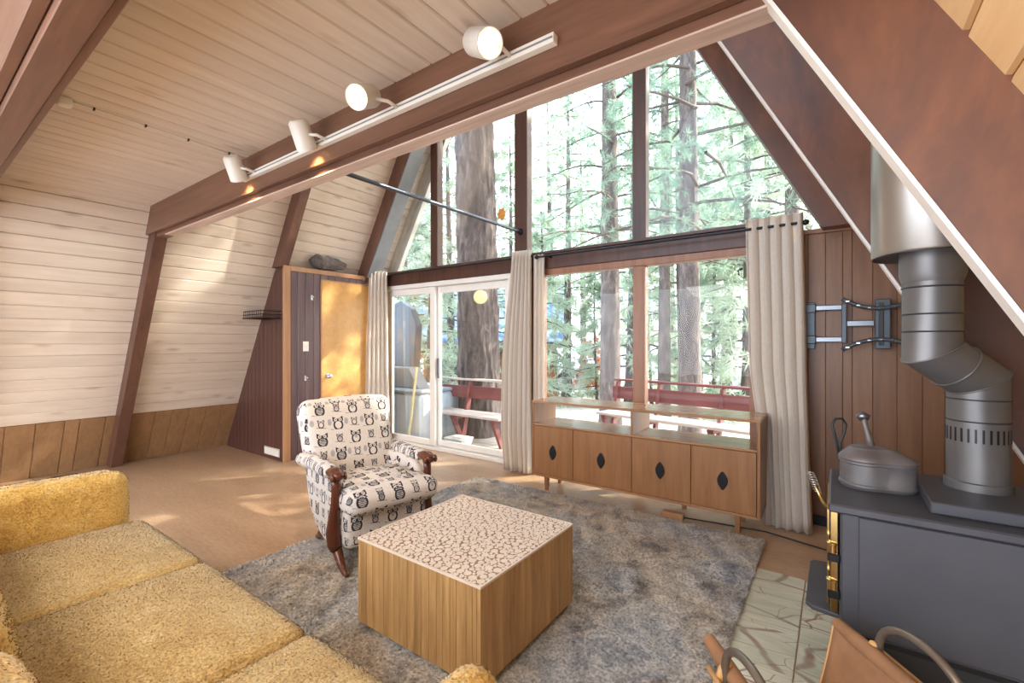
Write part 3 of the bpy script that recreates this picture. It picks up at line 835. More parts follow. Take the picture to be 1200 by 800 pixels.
for (x_, y_) in ((-2.155, 3.56), (-0.57, 3.56), (-2.155, 3.80), (-0.57, 3.80), (-1.0, 3.80)):
    MB().loft([[(x_ - r_, y_ - r_, z_), (x_ + r_, y_ - r_, z_), (x_ + r_, y_ + r_, z_), (x_ - r_, y_ + r_, z_)] for r_, z_ in ((0.014, 0.0), (0.02, SZ0))]).build('leg', M['teak'], sb)
tag(MB().box(-1.10, -0.94, 3.53, 3.59, 0.0, 0.045, 0.004).build('power_strip', M['trim_wood']), 'small brown box on the floor under the sideboard', 'box')
tag(MB().tube([(-0.95, 3.57, 0.012), (-0.75, 3.62, 0.006), (-0.4, 3.66, 0.006), (0.0, 3.55, 0.006), (0.25, 3.6, 0.006), (0.4, 3.9, 0.006)], 0.005, 6).build('extension_cable', M['black'], smooth=True), 'dark power cord on the floor running behind the stove', 'cord')

# ================================================================== armchair with owl print
def owl_mat():
    s = NT('owl print cotton')
    uv = s.n('TexCoord').outputs['UV']
    sep = s.n('SeparateXYZ'); s.l(uv, sep.inputs[0]); U, Vv = sep.outputs[0], sep.outputs[1]
    A = lambda op, a, b=None, c=False: s.math(op, a, b, c)
    def smooth(e, w_):                                   # 1 inside (e<0), soft edge
        return A('SUBTRACT', 1.0, A('ADD', A('MULTIPLY', e, 1.0 / w_), 0.5, True), True)
    def cell(cw, ch, ou, ov):
        v = A('DIVIDE', A('ADD', Vv, ov), ch); iy = A('FLOOR', v)
        off = A('MULTIPLY', A('MODULO', A('ABSOLUTE', iy), 2.0), 0.5)
        u = A('ADD', A('DIVIDE', A('ADD', U, ou), cw), off); ix = A('FLOOR', u)
        x_ = A('MULTIPLY', A('SUBTRACT', A('SUBTRACT', u, ix), 0.5), cw); y_ = A('MULTIPLY', A('SUBTRACT', A('SUBTRACT', v, iy), 0.5), ch)
        cx_ = s.n('CombineXYZ'); s.l(ix, cx_.inputs[0]); s.l(iy, cx_.inputs[1])
        wn = s.n('TexWhiteNoise', noise_dimensions='2D'); s.l(cx_.outputs[0], wn.inputs['Vector'])
        return x_, y_, wn.outputs['Value']
    def circ(x_, y_, cx_, cy_, r_, sy=1.0):
        dx = A('SUBTRACT', x_, cx_); dy = A('MULTIPLY', A('SUBTRACT', y_, cy_), sy)
        return A('SUBTRACT', A('SQRT', A('ADD', A('MULTIPLY', dx, dx), A('MULTIPLY', dy, dy))), r_)
    def owl(x_, y_, k, filled):
        ax = A('ABSOLUTE', x_); e = 0.0016
        ring = A('SUBTRACT', A('ABSOLUTE', circ(x_, y_, 0, -0.014 * k, 0.018 * k, 0.9)), 0.0036 * k)
        bars = A('MAXIMUM', circ(x_, y_, 0, -0.014 * k, 0.018 * k, 0.8), A('SUBTRACT', A('ABSOLUTE', A('SINE', A('MULTIPLY', y_, 620 / k))), 0.75))
        body = A('MINIMUM', ring, A('ADD', bars, A('MULTIPLY', A('LESS_THAN', filled, 0.62), 1.0)))
        head = A('MAXIMUM', A('SUBTRACT', ax, 0.023 * k), A('MAXIMUM', A('SUBTRACT', 0.002 * k, y_), A('SUBTRACT', y_, A('ADD', A('MULTIPLY', ax, 0.5), 0.012 * k))))
        ink = A('MINIMUM', body, head)
        eye = circ(ax, y_, 0.0105 * k, 0.0085 * k, 0.0068 * k)
        pup = circ(ax, y_, 0.0105 * k, 0.0085 * k, 0.0026 * k)
        br = A('MAXIMUM', A('SUBTRACT', A('ABSOLUTE', A('ADD', A('ADD', y_, A('MULTIPLY', x_, 0.12)), 0.036 * k)), 0.0017 * k), A('SUBTRACT', ax, 0.034 * k))
        f = smooth(A('MINIMUM', ink, br), e)
        f = A('MULTIPLY', f, A('SUBTRACT', 1.0, smooth(eye, e)))
        return A('MAXIMUM', f, smooth(pup, e))
    x1, y1, w1 = cell(0.235, 0.105, 0.03, 0.02)
    big = owl(x1, y1, 1.6, w1)
    x2, y2, w2 = cell(0.235, 0.105, 0.1475, 0.02)
    small = owl(x2, y2, 0.95, w2)
    x3, y3, w3 = cell(0.1175, 0.105, 0.089, 0.02)
    lf = A('MAXIMUM', circ(x3, y3, 0, 0, 0.014, 0.62), A('SUBTRACT', 0.0, A('SUBTRACT', A('ABSOLUTE', A('SINE', A('MULTIPLY', A('ADD', y3, A('ABSOLUTE', x3)), 800))), 0.25)))
    grey = smooth(lf, 0.002)
    fine = s.noise(s.coord((1, 1, 1), False), 180, 2)
    base = s.ramp(fine, [(0.3, lin(198, 190, 184)), (0.7, lin(222, 214, 206))])
    col = s.mix(s.math('MULTIPLY', grey, 0.75), base, lin(128, 128, 134))
    col = s.mix(A('MAXIMUM', big, small), col, lin(48, 48, 58))
    return s.fin(col, 0.9, 0, 0.15)
M['owl'] = owl_mat()
M['maple'] = wood('polished red brown chair wood', lin(72, 36, 24), lin(116, 64, 42), 'z', 1.0, 0.25, None, 0.05, 0.02)

def uv_box(o, du=0.0, dv=0.0):
    me = o.data; uvl = me.uv_layers.new(name='UVMap')
    for p in me.polygons:
        n = p.normal; ax = max(range(3), key=lambda i: abs(n[i]))
        for li in p.loop_indices:
            c = me.vertices[me.loops[li].vertex_index].co
            u, v = [(c.y, c.z), (c.x, c.z), (c.y, -c.x)][ax]
            uvl.data[li].uv = (u + du + 5, v + dv + 5)
    return o
arm = thing('armchair', (-2.49, 1.885, 0.027), 'wood armed rocking armchair in white cotton printed with black owls', 'armchair', rz=math.radians(-13))
arm.scale = (0.965, 0.965, 0.955)
def fab(m, name, **kw):
    o = m.build(name, M['owl'], arm, smooth=kw.pop('smooth', True), local=True); return uv_box(o, **kw)
fab(rbox(0.02, 0, 0.235, 0.50, 0.56, 0.25, 0.05, 12), 'base')
# under-arm side panels: rounded, narrowing towards the floor at the back
for sy in (-1, 1):
    prof = [(-0.42, 0.55), (-0.12, 0.57), (0.17, 0.56), (0.20, 0.45), (0.20, 0.15), (0.10, 0.095), (-0.08, 0.09), (-0.24, 0.15), (-0.35, 0.26), (-0.42, 0.40)]
    rings = []
    for (yy, k) in ((0.235, 0.95), (0.262, 1.0), (0.285, 1.0), (0.300, 0.965), (0.306, 0.90)):
        cxp = sum(p[0] for p in prof) / len(prof); czp = sum(p[1] for p in prof) / len(prof)
        rings.append([(cxp + (p[0] - cxp) * k, sy * yy, czp + (p[1] - czp) * k) for p in prof])
    m = MB().loft(rings if sy > 0 else rings[::-1])
    o = fab(m, 'side_panel', du=0.05 * sy, smooth=True)
    sd = o.modifiers.new('round', 'SUBSURF'); sd.levels = 2; sd.render_levels = 2
seat = rbox(0.065, 0, 0.405, 0.66, 0.54, 0.15, 0.062, 18, (0.015, 0, 0.03), 0.003, 3)
seat.v = [(x_, y_ * (1.13 if x_ > 0.22 else 1.0 + 0.13 * max(0, (x_ - 0.12) / 0.10)), z_ + 0.045 * (x_ - 0.05)) for x_, y_, z_ in seat.v]
fab(seat, 'seat_cushion', du=0.02, dv=0.03)
back = rbox(0, 0, 0.285, 0.17, 0.67, 0.63, 0.075, 20, (0.03, 0, 0.02), 0.003, 5)
back.v = [(x_ - 0.02 * math.sin(z_ * 4), y_ * (0.93 + 0.10 * min(1, max(0, z_ / 0.5))), z_) for x_, y_, z_ in back.v]
back.xf(Matrix.Translation((-0.305, 0, 0.38)) @ Matrix.Rotation(math.radians(-15), 4, 'Y'))
fab(back, 'backrest', du=0.01)
flap = MB(); fv = []
for i in range(7):
    for j in range(7):
        x_ = 0.02 + 0.30 * i / 6; y_ = 0.03 + 0.16 * j / 6 * (1 - 0.55 * i / 6) + 0.03 * i / 6
        fv.append((x_, y_, 0.512 - 0.02 * (x_ - 0.2) + 0.010 * math.sin(i * 1.9 + j * 1.3) - (0.045 if i == 6 else 0)))
flap.add(fv, [(i * 7 + j, (i + 1) * 7 + j, (i + 1) * 7 + j + 1, i * 7 + j + 1) for i in range(6) for j in range(6)])
o = fab(flap, 'loose_cloth_flap'); so = o.modifiers.new('cloth', 'SOLIDIFY'); so.thickness = 0.004
for sy in (-1, 1):
    Y_ = 0.315 * sy
    pad = rbox(-0.13, Y_, 0.577, 0.52, 0.10, 0.076, 0.037, 10, (0.01, 0, 0.008))
    pad.v = [(x_, y_ + (0.02 * sy if x_ < -0.25 else 0), z_ - 0.02 * max(0, -x_ - 0.2)) for x_, y_, z_ in pad.v]
    fab(pad, 'armrest_pad', du=0.3)
    kn = MB().tube([(0.10, Y_, 0.575), (0.15, Y_, 0.585), (0.20, Y_, 0.588), (0.245, Y_, 0.580), (0.268, Y_, 0.565)], [0.030, 0.043, 0.045, 0.040, 0.018], 14, flat=0.72)
    a_ = kn.build('arm_front', M['maple'], arm, smooth=True, local=True)
    for s2_ in (-1, 1):
        MB().lathe([(0.002, 0.0), (0.026, 0.002), (0.026, 0.010), (0.016, 0.014), (0.003, 0.016)] if s2_ > 0 else [(0.003, -0.016), (0.016, -0.014), (0.026, -0.010), (0.026, -0.002), (0.002, 0.0)], (0.238, Y_ + s2_ * 0.034, 0.572), 12, 'y').build('scroll', M['maple'], a_, smooth=True, local=True)
    MB().tube([(0.20, Y_, 0.57), (0.205, Y_, 0.50), (0.198, Y_, 0.40), (0.182, Y_ + 0.005 * sy, 0.30), (0.178, Y_ + 0.008 * sy, 0.22), (0.190, Y_ + 0.006 * sy, 0.15), (0.195, Y_, 0.115)], [0.030, 0.027, 0.030, 0.036, 0.044, 0.042, 0.030], 12, flat=0.8).build('arm_post', M['maple'], arm, smooth=True, local=True)
    MB().tube([(0.165, Y_ * 0.96, 0.13), (0.205, Y_ * 0.96, 0.095), (0.25, Y_ * 0.96, 0.05), (0.30, Y_ * 0.96, 0.022), (0.345, Y_ * 0.96, 0.016)], [0.034, 0.030, 0.024, 0.020, 0.014], 10).build('leg', M['maple'], arm, smooth=True, local=True)
    MB().tube([(-0.16, Y_ * 0.8, 0.14), (-0.22, Y_ * 0.8, 0.08), (-0.28, Y_ * 0.8, 0.03), (-0.33, Y_ * 0.8, 0.014)], [0.03, 0.028, 0.022, 0.013], 10).build('leg', M['maple'], arm, smooth=True, local=True)

# ================================================================== sofa
sofa = thing('sofa', (-1.8, 0.35, 0), 'mustard yellow boucle sofa with three seats in front of the camera', 'sofa')
def boucle(mb, name, mat, n, ln=0.011, wd=0.0048, seed=1, keep=None, smooth=True):
    o = mb.build(name, mat, sofa, smooth=smooth)
    V_, T_ = tri_arrays(mb)
    v_, t_ = tufts(V_, T_, n, ln, wd, seed, lean=1.0, keep=keep, curl=0.3, rise=(0.05, 0.42))
    f_ = link('pile', soft_normals(big_mesh('pile', v_ - np.array(sofa.location), t_)), mat, o); f_['kind'] = 'stuff'
    return o
up_k = lambda c, n: (n[:, 2] > 0.1).astype(float) + 0.25 * (n[:, 1] > 0.3)
edges_x = [-2.975, -2.195, -1.385, -0.655]
for k, (a, b) in enumerate(zip(edges_x[:-1], edges_x[1:])):
    boucle(rbox((a + b) / 2, 0.49, 0.335, b - a - 0.008, 0.64, 0.19, 0.04, 22, (0, 0.012, 0.028), 0.002, k), 'seat_cushion', M['sofa_seat'], 60000, 0.0062, 0.0036, k, up_k)
for k, (a, b) in enumerate(zip(edges_x[:-1], edges_x[1:])):
    bc = rbox(0, 0, 0, b - a - 0.006, 0.26, 0.42, 0.09, 18, (0, 0.03, 0.02), 0.003, 9 + k)
    bc.xf(Matrix.Translation(((a + b) / 2, 0.045, 0.565)) @ Matrix.Rotation(math.radians(6), 4, 'X'))
    boucle(bc, 'back_cushion', M['sofa'], 22000, 0.008, 0.0042, 20 + k)
boucle(rbox(-1.815, -0.15, 0.42, 2.56, 0.14, 0.62, 0.06, 18), 'back_frame', M['sofa'], 9000, 0.010, 0.0048, 31)
for (xc, sg) in ((-3.03, 1), (-0.60, -1)):
    a = rbox(xc, 0.33, 0.465, 0.115, 0.84, 0.44, 0.055, 20, (0.0, 0.01, 0.008), 0.003, 41)
    boucle(a, 'arm_pad', M['sofa'], 30000, 0.009, 0.0042, 42)
    a = rbox(xc - sg * 0.125, 0.32, 0.40, 0.13, 0.86, 0.54, 0.062, 20, (0, 0.01, 0.008), 0.003, 43)
    boucle(a, 'arm', M['sofa'], 26000, 0.009, 0.0042, 44)
rbox(-1.815, 0.30, 0.17, 2.70, 0.92, 0.15, 0.03, 10).build('base', M['sofa'], sofa, smooth=True)
for x_ in (-3.05, -0.58):
    for y_ in (-0.08, 0.66):
        MB().lathe([(0.018, 0.0), (0.03, 0.1)], (x_, y_, 0.006 if y_ < 0.42 else 0.024), 12).build('leg', M['maple'], sofa, smooth='auto')

# ================================================================== wood stove
M['iron'] = plain('charcoal stove enamel', lin(74, 74, 80), 0.48, 0.25, 0.10, 5, 0.02)
M['iron_dark'] = plain('dark stove iron', lin(52, 53, 58), 0.5, 0.25, 0.10, 6)
M['pipe'] = plain('smoked grey stovepipe', lin(110, 107, 106), 0.40, 0.45, 0.14, 4, 0.02)
M['shield'] = plain('satin steel shield', lin(172, 168, 162), 0.34, 0.8, 0.05, 3)
st = thing('wood_stove', (0.36, 2.28, 0.006), 'charcoal iron wood stove with brass hinged door standing on the hearth', 'stove')
MB().box(0.03, 0.70, 2.05, 2.53, 0.006, 0.285, 0.004).build('pedestal', M['iron_dark'], st)
MB().box(0.012, 0.74, 2.035, 2.54, 0.30, 0.734, 0.008).build('body', M['iron'], st)
MB().box(0.022, 0.72, 2.044, 2.53, 0.284, 0.302).build('ledge_groove', M['black'], st)
MB().box(0.065, 0.74, 2.026, 2.036, 0.315, 0.728, 0.004).build('side_panel', M['iron'], st)
MB().box(-0.022, 0.78, 2.004, 2.572, 0.735, 0.766, 0.006).build('top_plate', M['iron'], st)
MB().box(0.262, 0.78, 2.085, 2.50, 0.767, 0.808, 0.004).build('raised_plate', M['iron'], st)
lip = MB().prism([(0.011, 2.085), (-0.075, 2.10), (-0.098, 2.13), (-0.098, 2.52), (-0.085, 2.548), (0.011, 2.56)], 'z', 0.315, 0.333).build('ash_lip', M['iron'], st, bevel=0.003)
fd = MB().box(-0.018, 0.010, 2.075, 2.50, 0.345, 0.725, 0.004).build('door', M['iron_dark'], st)
MB().box(-0.026, -0.019, 2.15, 2.43, 0.43, 0.66, 0.002).build('door_glass', plain('stove glass', lin(30, 28, 26), 0.08, 0, 0.05), fd)
m = MB().box(-0.028, -0.0185, 2.09, 2.149, 0.36, 0.72, 0.002).box(-0.028, -0.0185, 2.431, 2.485, 0.36, 0.72, 0.002).box(-0.028, -0.0185, 2.15, 2.43, 0.661, 0.72, 0.002).box(-0.028, -0.0185, 2.15, 2.43, 0.36, 0.429, 0.002)
m.build('door_trim', M['brass'], fd)
MB().box(-0.017, 0.006, 2.040, 2.074, 0.36, 0.733, 0.002).build('hinge_strip', M['brass'], st)
for z_ in (0.575, 0.44):
    h_ = MB().lathe([(0.012, 0.0), (0.0155, 0.002), (0.0155, 0.028), (0.018, 0.031), (0.018, 0.038), (0.013, 0.041), (0.002, 0.042)], (-0.012, 2.045, z_), 14).build('hinge', M['brass'], st, smooth='auto')
    MB().box(-0.025, 0.012, 2.032, 2.062, z_ - 0.030, z_ - 0.0005, 0.003).build('hinge_block', M['black'], h_)
sp = [(-0.02, 2.44, 0.61), (-0.045, 2.44, 0.635), (-0.06, 2.44, 0.665), (-0.078, 2.44, 0.72), (-0.088, 2.44, 0.755)]
hn = MB().tube(sp[:4], 0.006, 8).build('door_handle', M['brass'], st, smooth=True)
coil = []
for i in range(150):
    t = i / 149; a = Vector((-0.064, 2.44, 0.678)).lerp(Vector((-0.095, 2.44, 0.770)), t); r_ = 0.011 + 0.004 * math.sin(PI * t)
    coil.append(a + Vector((r_ * math.cos(2 * PI * 9 * t), r_ * math.sin(2 * PI * 9 * t), 0)))
MB().tube(coil, 0.0018, 6).build('spring_grip', M['chrome'], hn, smooth=True)

# ---- stovepipe with elbow, vent band and ceiling shield
sp_ = thing('stovepipe', (0.43, 2.41, 0.808), 'grey stovepipe with a sheared elbow rising from the stove to the roof', 'stovepipe')
PA, PB, PC, PD = Vector((0.43, 2.385, 0.808)), Vector((0.43, 2.385, 1.205)), Vector((0.293, 2.30, 1.318)), Vector((0.293, 2.30, 1.72))
def mitre(pts, tans, r, n=36):
    rings = []
    for i, p in enumerate(pts):
        d = (pts[1] - pts[0]).normalized() if i == 0 else (p - pts[i - 1]).normalized()
        t = tans[i].normalized()
        a = d.cross(Vector((0, 0, 1)) if abs(d.z) < 0.95 else Vector((0, 1, 0))).normalized()
        if i == 0: mitre.a = a
        a = (mitre.a - d * mitre.a.dot(d)).normalized(); b = d.cross(a)
        rr = r[i] if isinstance(r, (list, tuple)) else r
        ring = []
        for k in range(n):
            c = a * (rr * math.cos(2 * PI * k / n)) + b * (rr * math.sin(2 * PI * k / n))
            ring.append(p + c - d * (c.dot(t) / d.dot(t)))
        rings.append(ring)
    return rings
zz = Vector((0, 0, 1)); dg = (PC - PB).normalized(); bis = (zz + dg).normalized()
PM = (PB + PC) / 2; R_ = 0.087
full = mitre([PA, PB, PM, PC, PD], [zz, bis, dg, bis, zz], R_)
MB().loft([full[0], full[1]]).build('lower_pipe', M['pipe'], sp_, smooth='auto')
MB().loft([full[1], full[2]]).build('elbow_piece', M['pipe'], sp_, smooth='auto')
MB().loft([full[2], full[3]]).build('elbow_piece', M['pipe'], sp_, smooth='auto')
MB().loft([full[3], full[4]]).build('upper_pipe', M['pipe'], sp_, smooth='auto')
MB().lathe([(0.0875, 0.008), (0.094, 0.008), (0.094, 0.036), (0.0875, 0.040)], (PA.x, PA.y, 0.80), 36).build('collar', M['pipe'], sp_, smooth='auto')
MB().lathe([(0.0875, 0.0), (0.0875, 0.0), (0.096, 0.03), (0.096, 0.14), (0.0875, 0.142)], (PD.x, PD.y, 1.575), 36).build('adapter', M['pipe'], sp_, smooth='auto')
for z_, c_ in ((1.140, PA), (1.06, PA), (1.39, PC), (1.455, PC), (1.555, PC)):
    MB().lathe([(0.0865, -0.003), (0.0895, -0.001), (0.0895, 0.001), (0.0865, 0.003)], (c_.x, c_.y, z_), 36).build('seam', M['iron_dark'], sp_, smooth=True)
for i_, t_ in ((1, bis), (2, dg), (3, bis)):
    pts_ = [Vector(p) + (Vector(p) - [PA, PB, PM, PC, PD][i_]).normalized() * 0.001 for p in full[i_]]
    MB().tube(pts_ + [pts_[0]], 0.0035, 6).build('elbow_seam', M['pipe'], sp_, smooth=True)
m = MB()
for k in range(28):
    a = 2 * PI * k / 28
    b_ = MB().box(0.0860, 0.0878, -0.0032, 0.0032, 0.985, 1.035); b_.xf(Matrix.Translation((PA.x, PA.y, 0)) @ Matrix.Rotation(a, 4, 'Z')); m.add(b_.v, b_.f)
m.build('vent_slots', M['black'], sp_)
sh = MB().lathe([(0.15, 0.012), (0.176, 0.0), (0.180, 0.006), (0.180, 0.75), (0.15, 0.75)], (PD.x, PD.y, 1.678), 56).build('shield', M['shield'], sp_, smooth='auto')
MB().lathe([(0.10, 0.02), (0.1775, 0.006), (0.1775, 0.009), (0.10, 0.03)], (PD.x, PD.y, 1.668), 48).build('shield_base', M['iron_dark'], sp_, smooth='auto')

# ---- iron steamer pot on the stove
M['pot'] = plain('aged grey cast iron', lin(112, 108, 108), 0.5, 0.45, 0.18, 9, 0.06)
M['pot_lid'] = plain('rust tinged cast iron lid', lin(112, 104, 102), 0.5, 0.4, 0.22, 7, 0.06)
kx, ky = 0.098, 2.33
def drop(k, z, grow=0.0):
    out = []
    for i in range(48):
        a = 2 * PI * i / 48
        r_ = 0.086 + 0.072 * max(0, math.cos(a)) ** 8
        r_ = r_ * k + grow
        th = a - 0.10
        out.append((kx + r_ * math.cos(th), ky + 0.94 * r_ * math.sin(th), z))
    return out
kt = thing('steamer_pot', (kx, ky, 0.766), 'grey cast iron steamer pot with pointed lid standing on the stove', 'pot')
MB().loft([drop(0.97, 0.767), drop(1.0, 0.775), drop(1.0, 0.778, 0.004), drop(1.0, 0.786, 0.004), drop(1.0, 0.790), drop(1.0, 0.862), drop(1.0, 0.866, 0.004), drop(1.0, 0.874, 0.004), drop(1.0, 0.878)]).build('body', M['pot'], kt, smooth='auto')
ld = MB().loft([drop(1.0, 0.879, 0.005), drop(1.0, 0.886, 0.004), drop(0.90, 0.901), drop(0.74, 0.915), drop(0.62, 0.922), drop(0.60, 0.926), drop(0.56, 0.926), drop(0.36, 0.935), drop(0.16, 0.940), drop(0.03, 0.941)]).build('lid', M['pot_lid'], kt, smooth='auto')
MB().tube([(kx + 0.018, ky - 0.012, 0.925), (kx + 0.010, ky - 0.010, 0.965), (kx + 0.002, ky - 0.004, 1.00), (kx - 0.004, ky, 1.025), (kx - 0.004, ky, 1.044)], [0.015, 0.013, 0.010, 0.011, 0.011], 10).build('handle', M['pot_lid'], ld, smooth=True)
MB().tube([(kx - 0.026, ky - 0.002, 1.040), (kx - 0.008, ky, 1.052), (kx + 0.010, ky + 0.002, 1.044)], [0.013, 0.017, 0.013], 12).build('handle_knob', M['steel'], ld, smooth=True)
tag(MB().tube([(0.025, 2.47, 0.768), (-0.002, 2.46, 0.93), (-0.014, 2.455, 0.985), (-0.002, 2.46, 1.012), (0.022, 2.47, 1.014), (0.036, 2.475, 0.99), (0.030, 2.472, 0.95), (0.014, 2.466, 0.91), (0.02, 2.468, 0.768)], 0.0055, 8).build('trivet_loop', M['iron_dark'], smooth=True), 'dark iron wire loop standing behind the steamer pot', 'iron loop')

# ================================================================== leather log carrier
M['leather'] = plain('tan suede leather', lin(152, 110, 76), 0.8, 0, 0.20, 9, 0.12)
M['stitch'] = plain('pale stitching', lin(206, 160, 104), 0.8, 0, 0.1)
M['wire'] = plain('bronze grey iron', lin(124, 112, 100), 0.38, 0.6, 0.12)
lc = thing('log_carrier', (0.2, 1.45, 0.006), 'tan leather log carrier with iron loop handles beside the stove', 'log carrier')
FD = Vector((math.sin(YAW), -math.cos(YAW), 0))                  # along the rods
RT, LT = Vector((-0.005, 1.905, 0.385)), Vector((-0.325, 1.575, 0.385))
RL = 0.62
V = []; ns, nl = 28, 20
crs = RT - LT
for j in range(nl + 1):
    for i in range(ns + 1):
        u = i / ns
        sag = 0.30 * (1 - abs(2 * u - 1) ** 2.4)
        pinch = 0.05 * math.sin(PI * u) * (1 - 2 * j / nl)
        p = LT + crs * u + FD * (RL * j / nl + pinch) + Vector((0, 0, -sag + 0.006 * math.sin(9 * u + j * 0.7)))
        V.append(p)
m = MB(); m.add(V, [(j * (ns + 1) + i, j * (ns + 1) + i + 1, (j + 1) * (ns + 1) + i + 1, (j + 1) * (ns + 1) + i) for j in range(nl) for i in range(ns)])
sl = m.build('sling', M['leather'], lc, smooth=True)
so = sl.modifiers.new('leather', 'SOLIDIFY'); so.thickness = 0.006
for jj in (0,):
    MB().tube([Vector(V[jj * (ns + 1) + i]) + FD * 0.004 + Vector((0, 0, 0.004)) for i in range(ns + 1)], 0.006, 8).build('edge_binding', M['stitch'], sl, smooth=True)
for base, sgn in ((RT, 1), (LT, -1)):
    out = crs.normalized() * sgn
    # leather sleeve round the rod, and the seam where it is sewn down
    MB().tube([base + FD * (RL * k / 6) + out * 0.012 for k in range(7)], [0.020, 0.024, 0.024, 0.023, 0.024, 0.024, 0.020], 14, flat=1.0).build('sleeve', M['leather'], lc, smooth='auto')
    st_pts = [Vector(V[j * (ns + 1) + ns - 2]) + Vector((-0.0025, -0.001, 0.0025)) for j in range(nl + 1)]
    if sgn > 0: MB().tube(st_pts, 0.0022, 6).build('stitch_line', M['stitch'], sl, smooth=True)
    a0, a1 = 0.15, 0.44
    arc = []
    for k in range(17):
        t = k / 16; s_ = a0 + (a1 - a0) * (0.5 - 0.5 * math.cos(PI * t))
        arc.append(base + out * 0.036 + FD * s_ + Vector((0, 0, 0.135 * math.sin(PI * t) ** 0.7 - 0.01)))
    arc = [base + out * 0.036 + FD * a0 + Vector((0, 0, -0.04))] + arc + [base + out * 0.036 + FD * a1 + Vector((0, 0, -0.04))]
    MB().tube(arc, 0.0115, 12).build('handle', M['wire'], lc, smooth=True)
    for s_ in (a0 - 0.005, a1 + 0.01):
        MB().tube([base + out * 0.016 + FD * s_ + Vector((0, 0, 0.026)), base + out * 0.042 + FD * s_ + Vector((0, 0, 0.014)), base + out * 0.050 + FD * s_ + Vector((0, 0, -0.008)), base + out * 0.036 + FD * s_ + Vector((0, 0, -0.026))], 0.011, 8).build('leather_loop', M['stitch'], lc, smooth=True)
    MB().tube([base + out * 0.062 + FD * (0.10 + k * 0.1) + Vector((0, 0, -0.012)) for k in range(6)], 0.009, 8).build('side_rod', M['stitch'], lc, smooth=True)
    for s_ in (0.12, 0.58):
        q_ = base + out * 0.055 + FD * s_
        MB().tube([q_ + Vector((0, 0, -0.03)), Vector((q_.x, q_.y, 0.02)) - out * 0.02, Vector((q_.x, q_.y, 0.012)) - out * 0.10], 0.007, 8).build('foot', M['wire'], lc, smooth=True)

# ================================================================== wall mount, closet fittings, small things
M['mount'] = plain('blue grey painted steel', lin(78, 86, 94), 0.4, 0.4, 0.1)
tm = thing('tv_wall_mount', (0.1, 4.04, 1.47), 'blue grey swivel bracket for a television on the panelled wall', 'wall mount')
MB().box(-0.185, -0.125, 4.022, 4.048, 1.30, 1.645, 0.004).build('wall_plate', M['mount'], tm)
for z_ in (1.60, 1.37):
    MB().box(-0.20, -0.12, 3.985, 4.022, z_ - 0.03, z_ + 0.03, 0.005).build('pivot', M['mount'], tm)
    MB().box(-0.12, 0.045, 3.985, 4.010, z_ - 0.018, z_ + 0.018, 0.004).build('arm', M['steel'], tm)
MB().box(0.032, 0.062, 3.97, 4.010, 1.345, 1.625, 0.004).build('link', M['mount'], tm)
MB().box(0.062, 0.215, 3.965, 3.990, 1.462, 1.502, 0.004).build('arm', M['steel'], tm)
pl = MB().box(0.215, 0.30, 3.940, 3.970, 1.305, 1.645, 0.006).build('head_plate', M['mount'], tm)
MB().box(0.235, 0.262, 3.930, 3.940, 1.33, 1.62, 0.003).build('channel', M['iron_dark'], pl)
for s_ in (1, -1):
    pts_ = []
    for k in range(15):
        t = k / 14
        pts_.append((0.035 + 0.42 * t, 3.925, 1.475 + s_ * (0.105 + 0.075 * (2 * t - 1) ** 2)))
    r_ = MB().tube(pts_, 0.014, 8).build('screen_rail', M['mount'], tm, smooth=True)
    for k in range(1, 14, 2):
        MB().box(pts_[k][0] - 0.010, pts_[k][0] + 0.010, 3.9095, 3.9125, pts_[k][2] - 0.0035, pts_[k][2] + 0.0035).build('slot', M['chrome'], r_)

# wire basket shelf on the closet side
bk = thing('wire_basket', (-5.36, 2.52, 1.64), 'dark wire basket shelf hung on the closet side', 'basket')
BX0, BX1, BY0, BY1 = -5.60, -5.09, 2.42, 2.632
lo, hi = 1.62, 1.70
for z_ in (lo, 1.66, hi):
    MB().tube([(BX0, BY1, z_), (BX0 + 0.02, BY0 + 0.01, z_), (BX1 - 0.02, BY0, z_), (BX1, BY0 + 0.02, z_), (BX1, BY1, z_)], 0.005, 6).build('rim_wire', M['black'], bk, smooth=True)
for k in range(10):
    x_ = BX0 + 0.03 + k * (BX1 - BX0 - 0.06) / 9
    MB().tube([(x_, BY1, lo), (x_, BY0 + 0.005, lo), (x_, BY0 + 0.004, hi)], 0.003, 5).build('cross_wire', M['black'], bk)
MB().box(BX0 + 0.01, BX1 - 0.005, BY0 + 0.012, BY1, lo + 0.005, lo + 0.012, 0.002).build('shelf_board', M['closet_board'], bk)

# burl on the closet
bm_ = MB()
burl = rbox(0, 0, 0, 0.46, 0.19, 0.15, 0.075, 22, (0, 0, 0.01))
rngb = np.random.default_rng(8); P_ = np.array(burl.v)
nz_ = sum(np.sin(P_ @ rngb.normal(size=3) * f_ + rngb.uniform(0, 6)) * a_ for f_, a_ in ((14, 0.012), (22, 0.010), (37, 0.007), (60, 0.005), (85, 0.004)))
P_ = P_ * (1 + nz_[:, None] * 5.0); P_[:, 2] *= (1 - 0.35 * (P_[:, 0] > 0.02) * np.clip(P_[:, 0] * 6, 0, 1))
zmin = P_[:, 2].min()
burl.v = [(-5.085 + -y_ * 0.55, 3.22 + x_, z_ - zmin + 2.222) for x_, y_, z_ in P_]
tag(burl.build('driftwood_burl', plain('grey weathered burl', lin(92, 84, 80), 0.9, 0, 0.5, 26, 0.6), smooth=True), 'lumpy grey driftwood burl lying on top of the closet', 'driftwood')

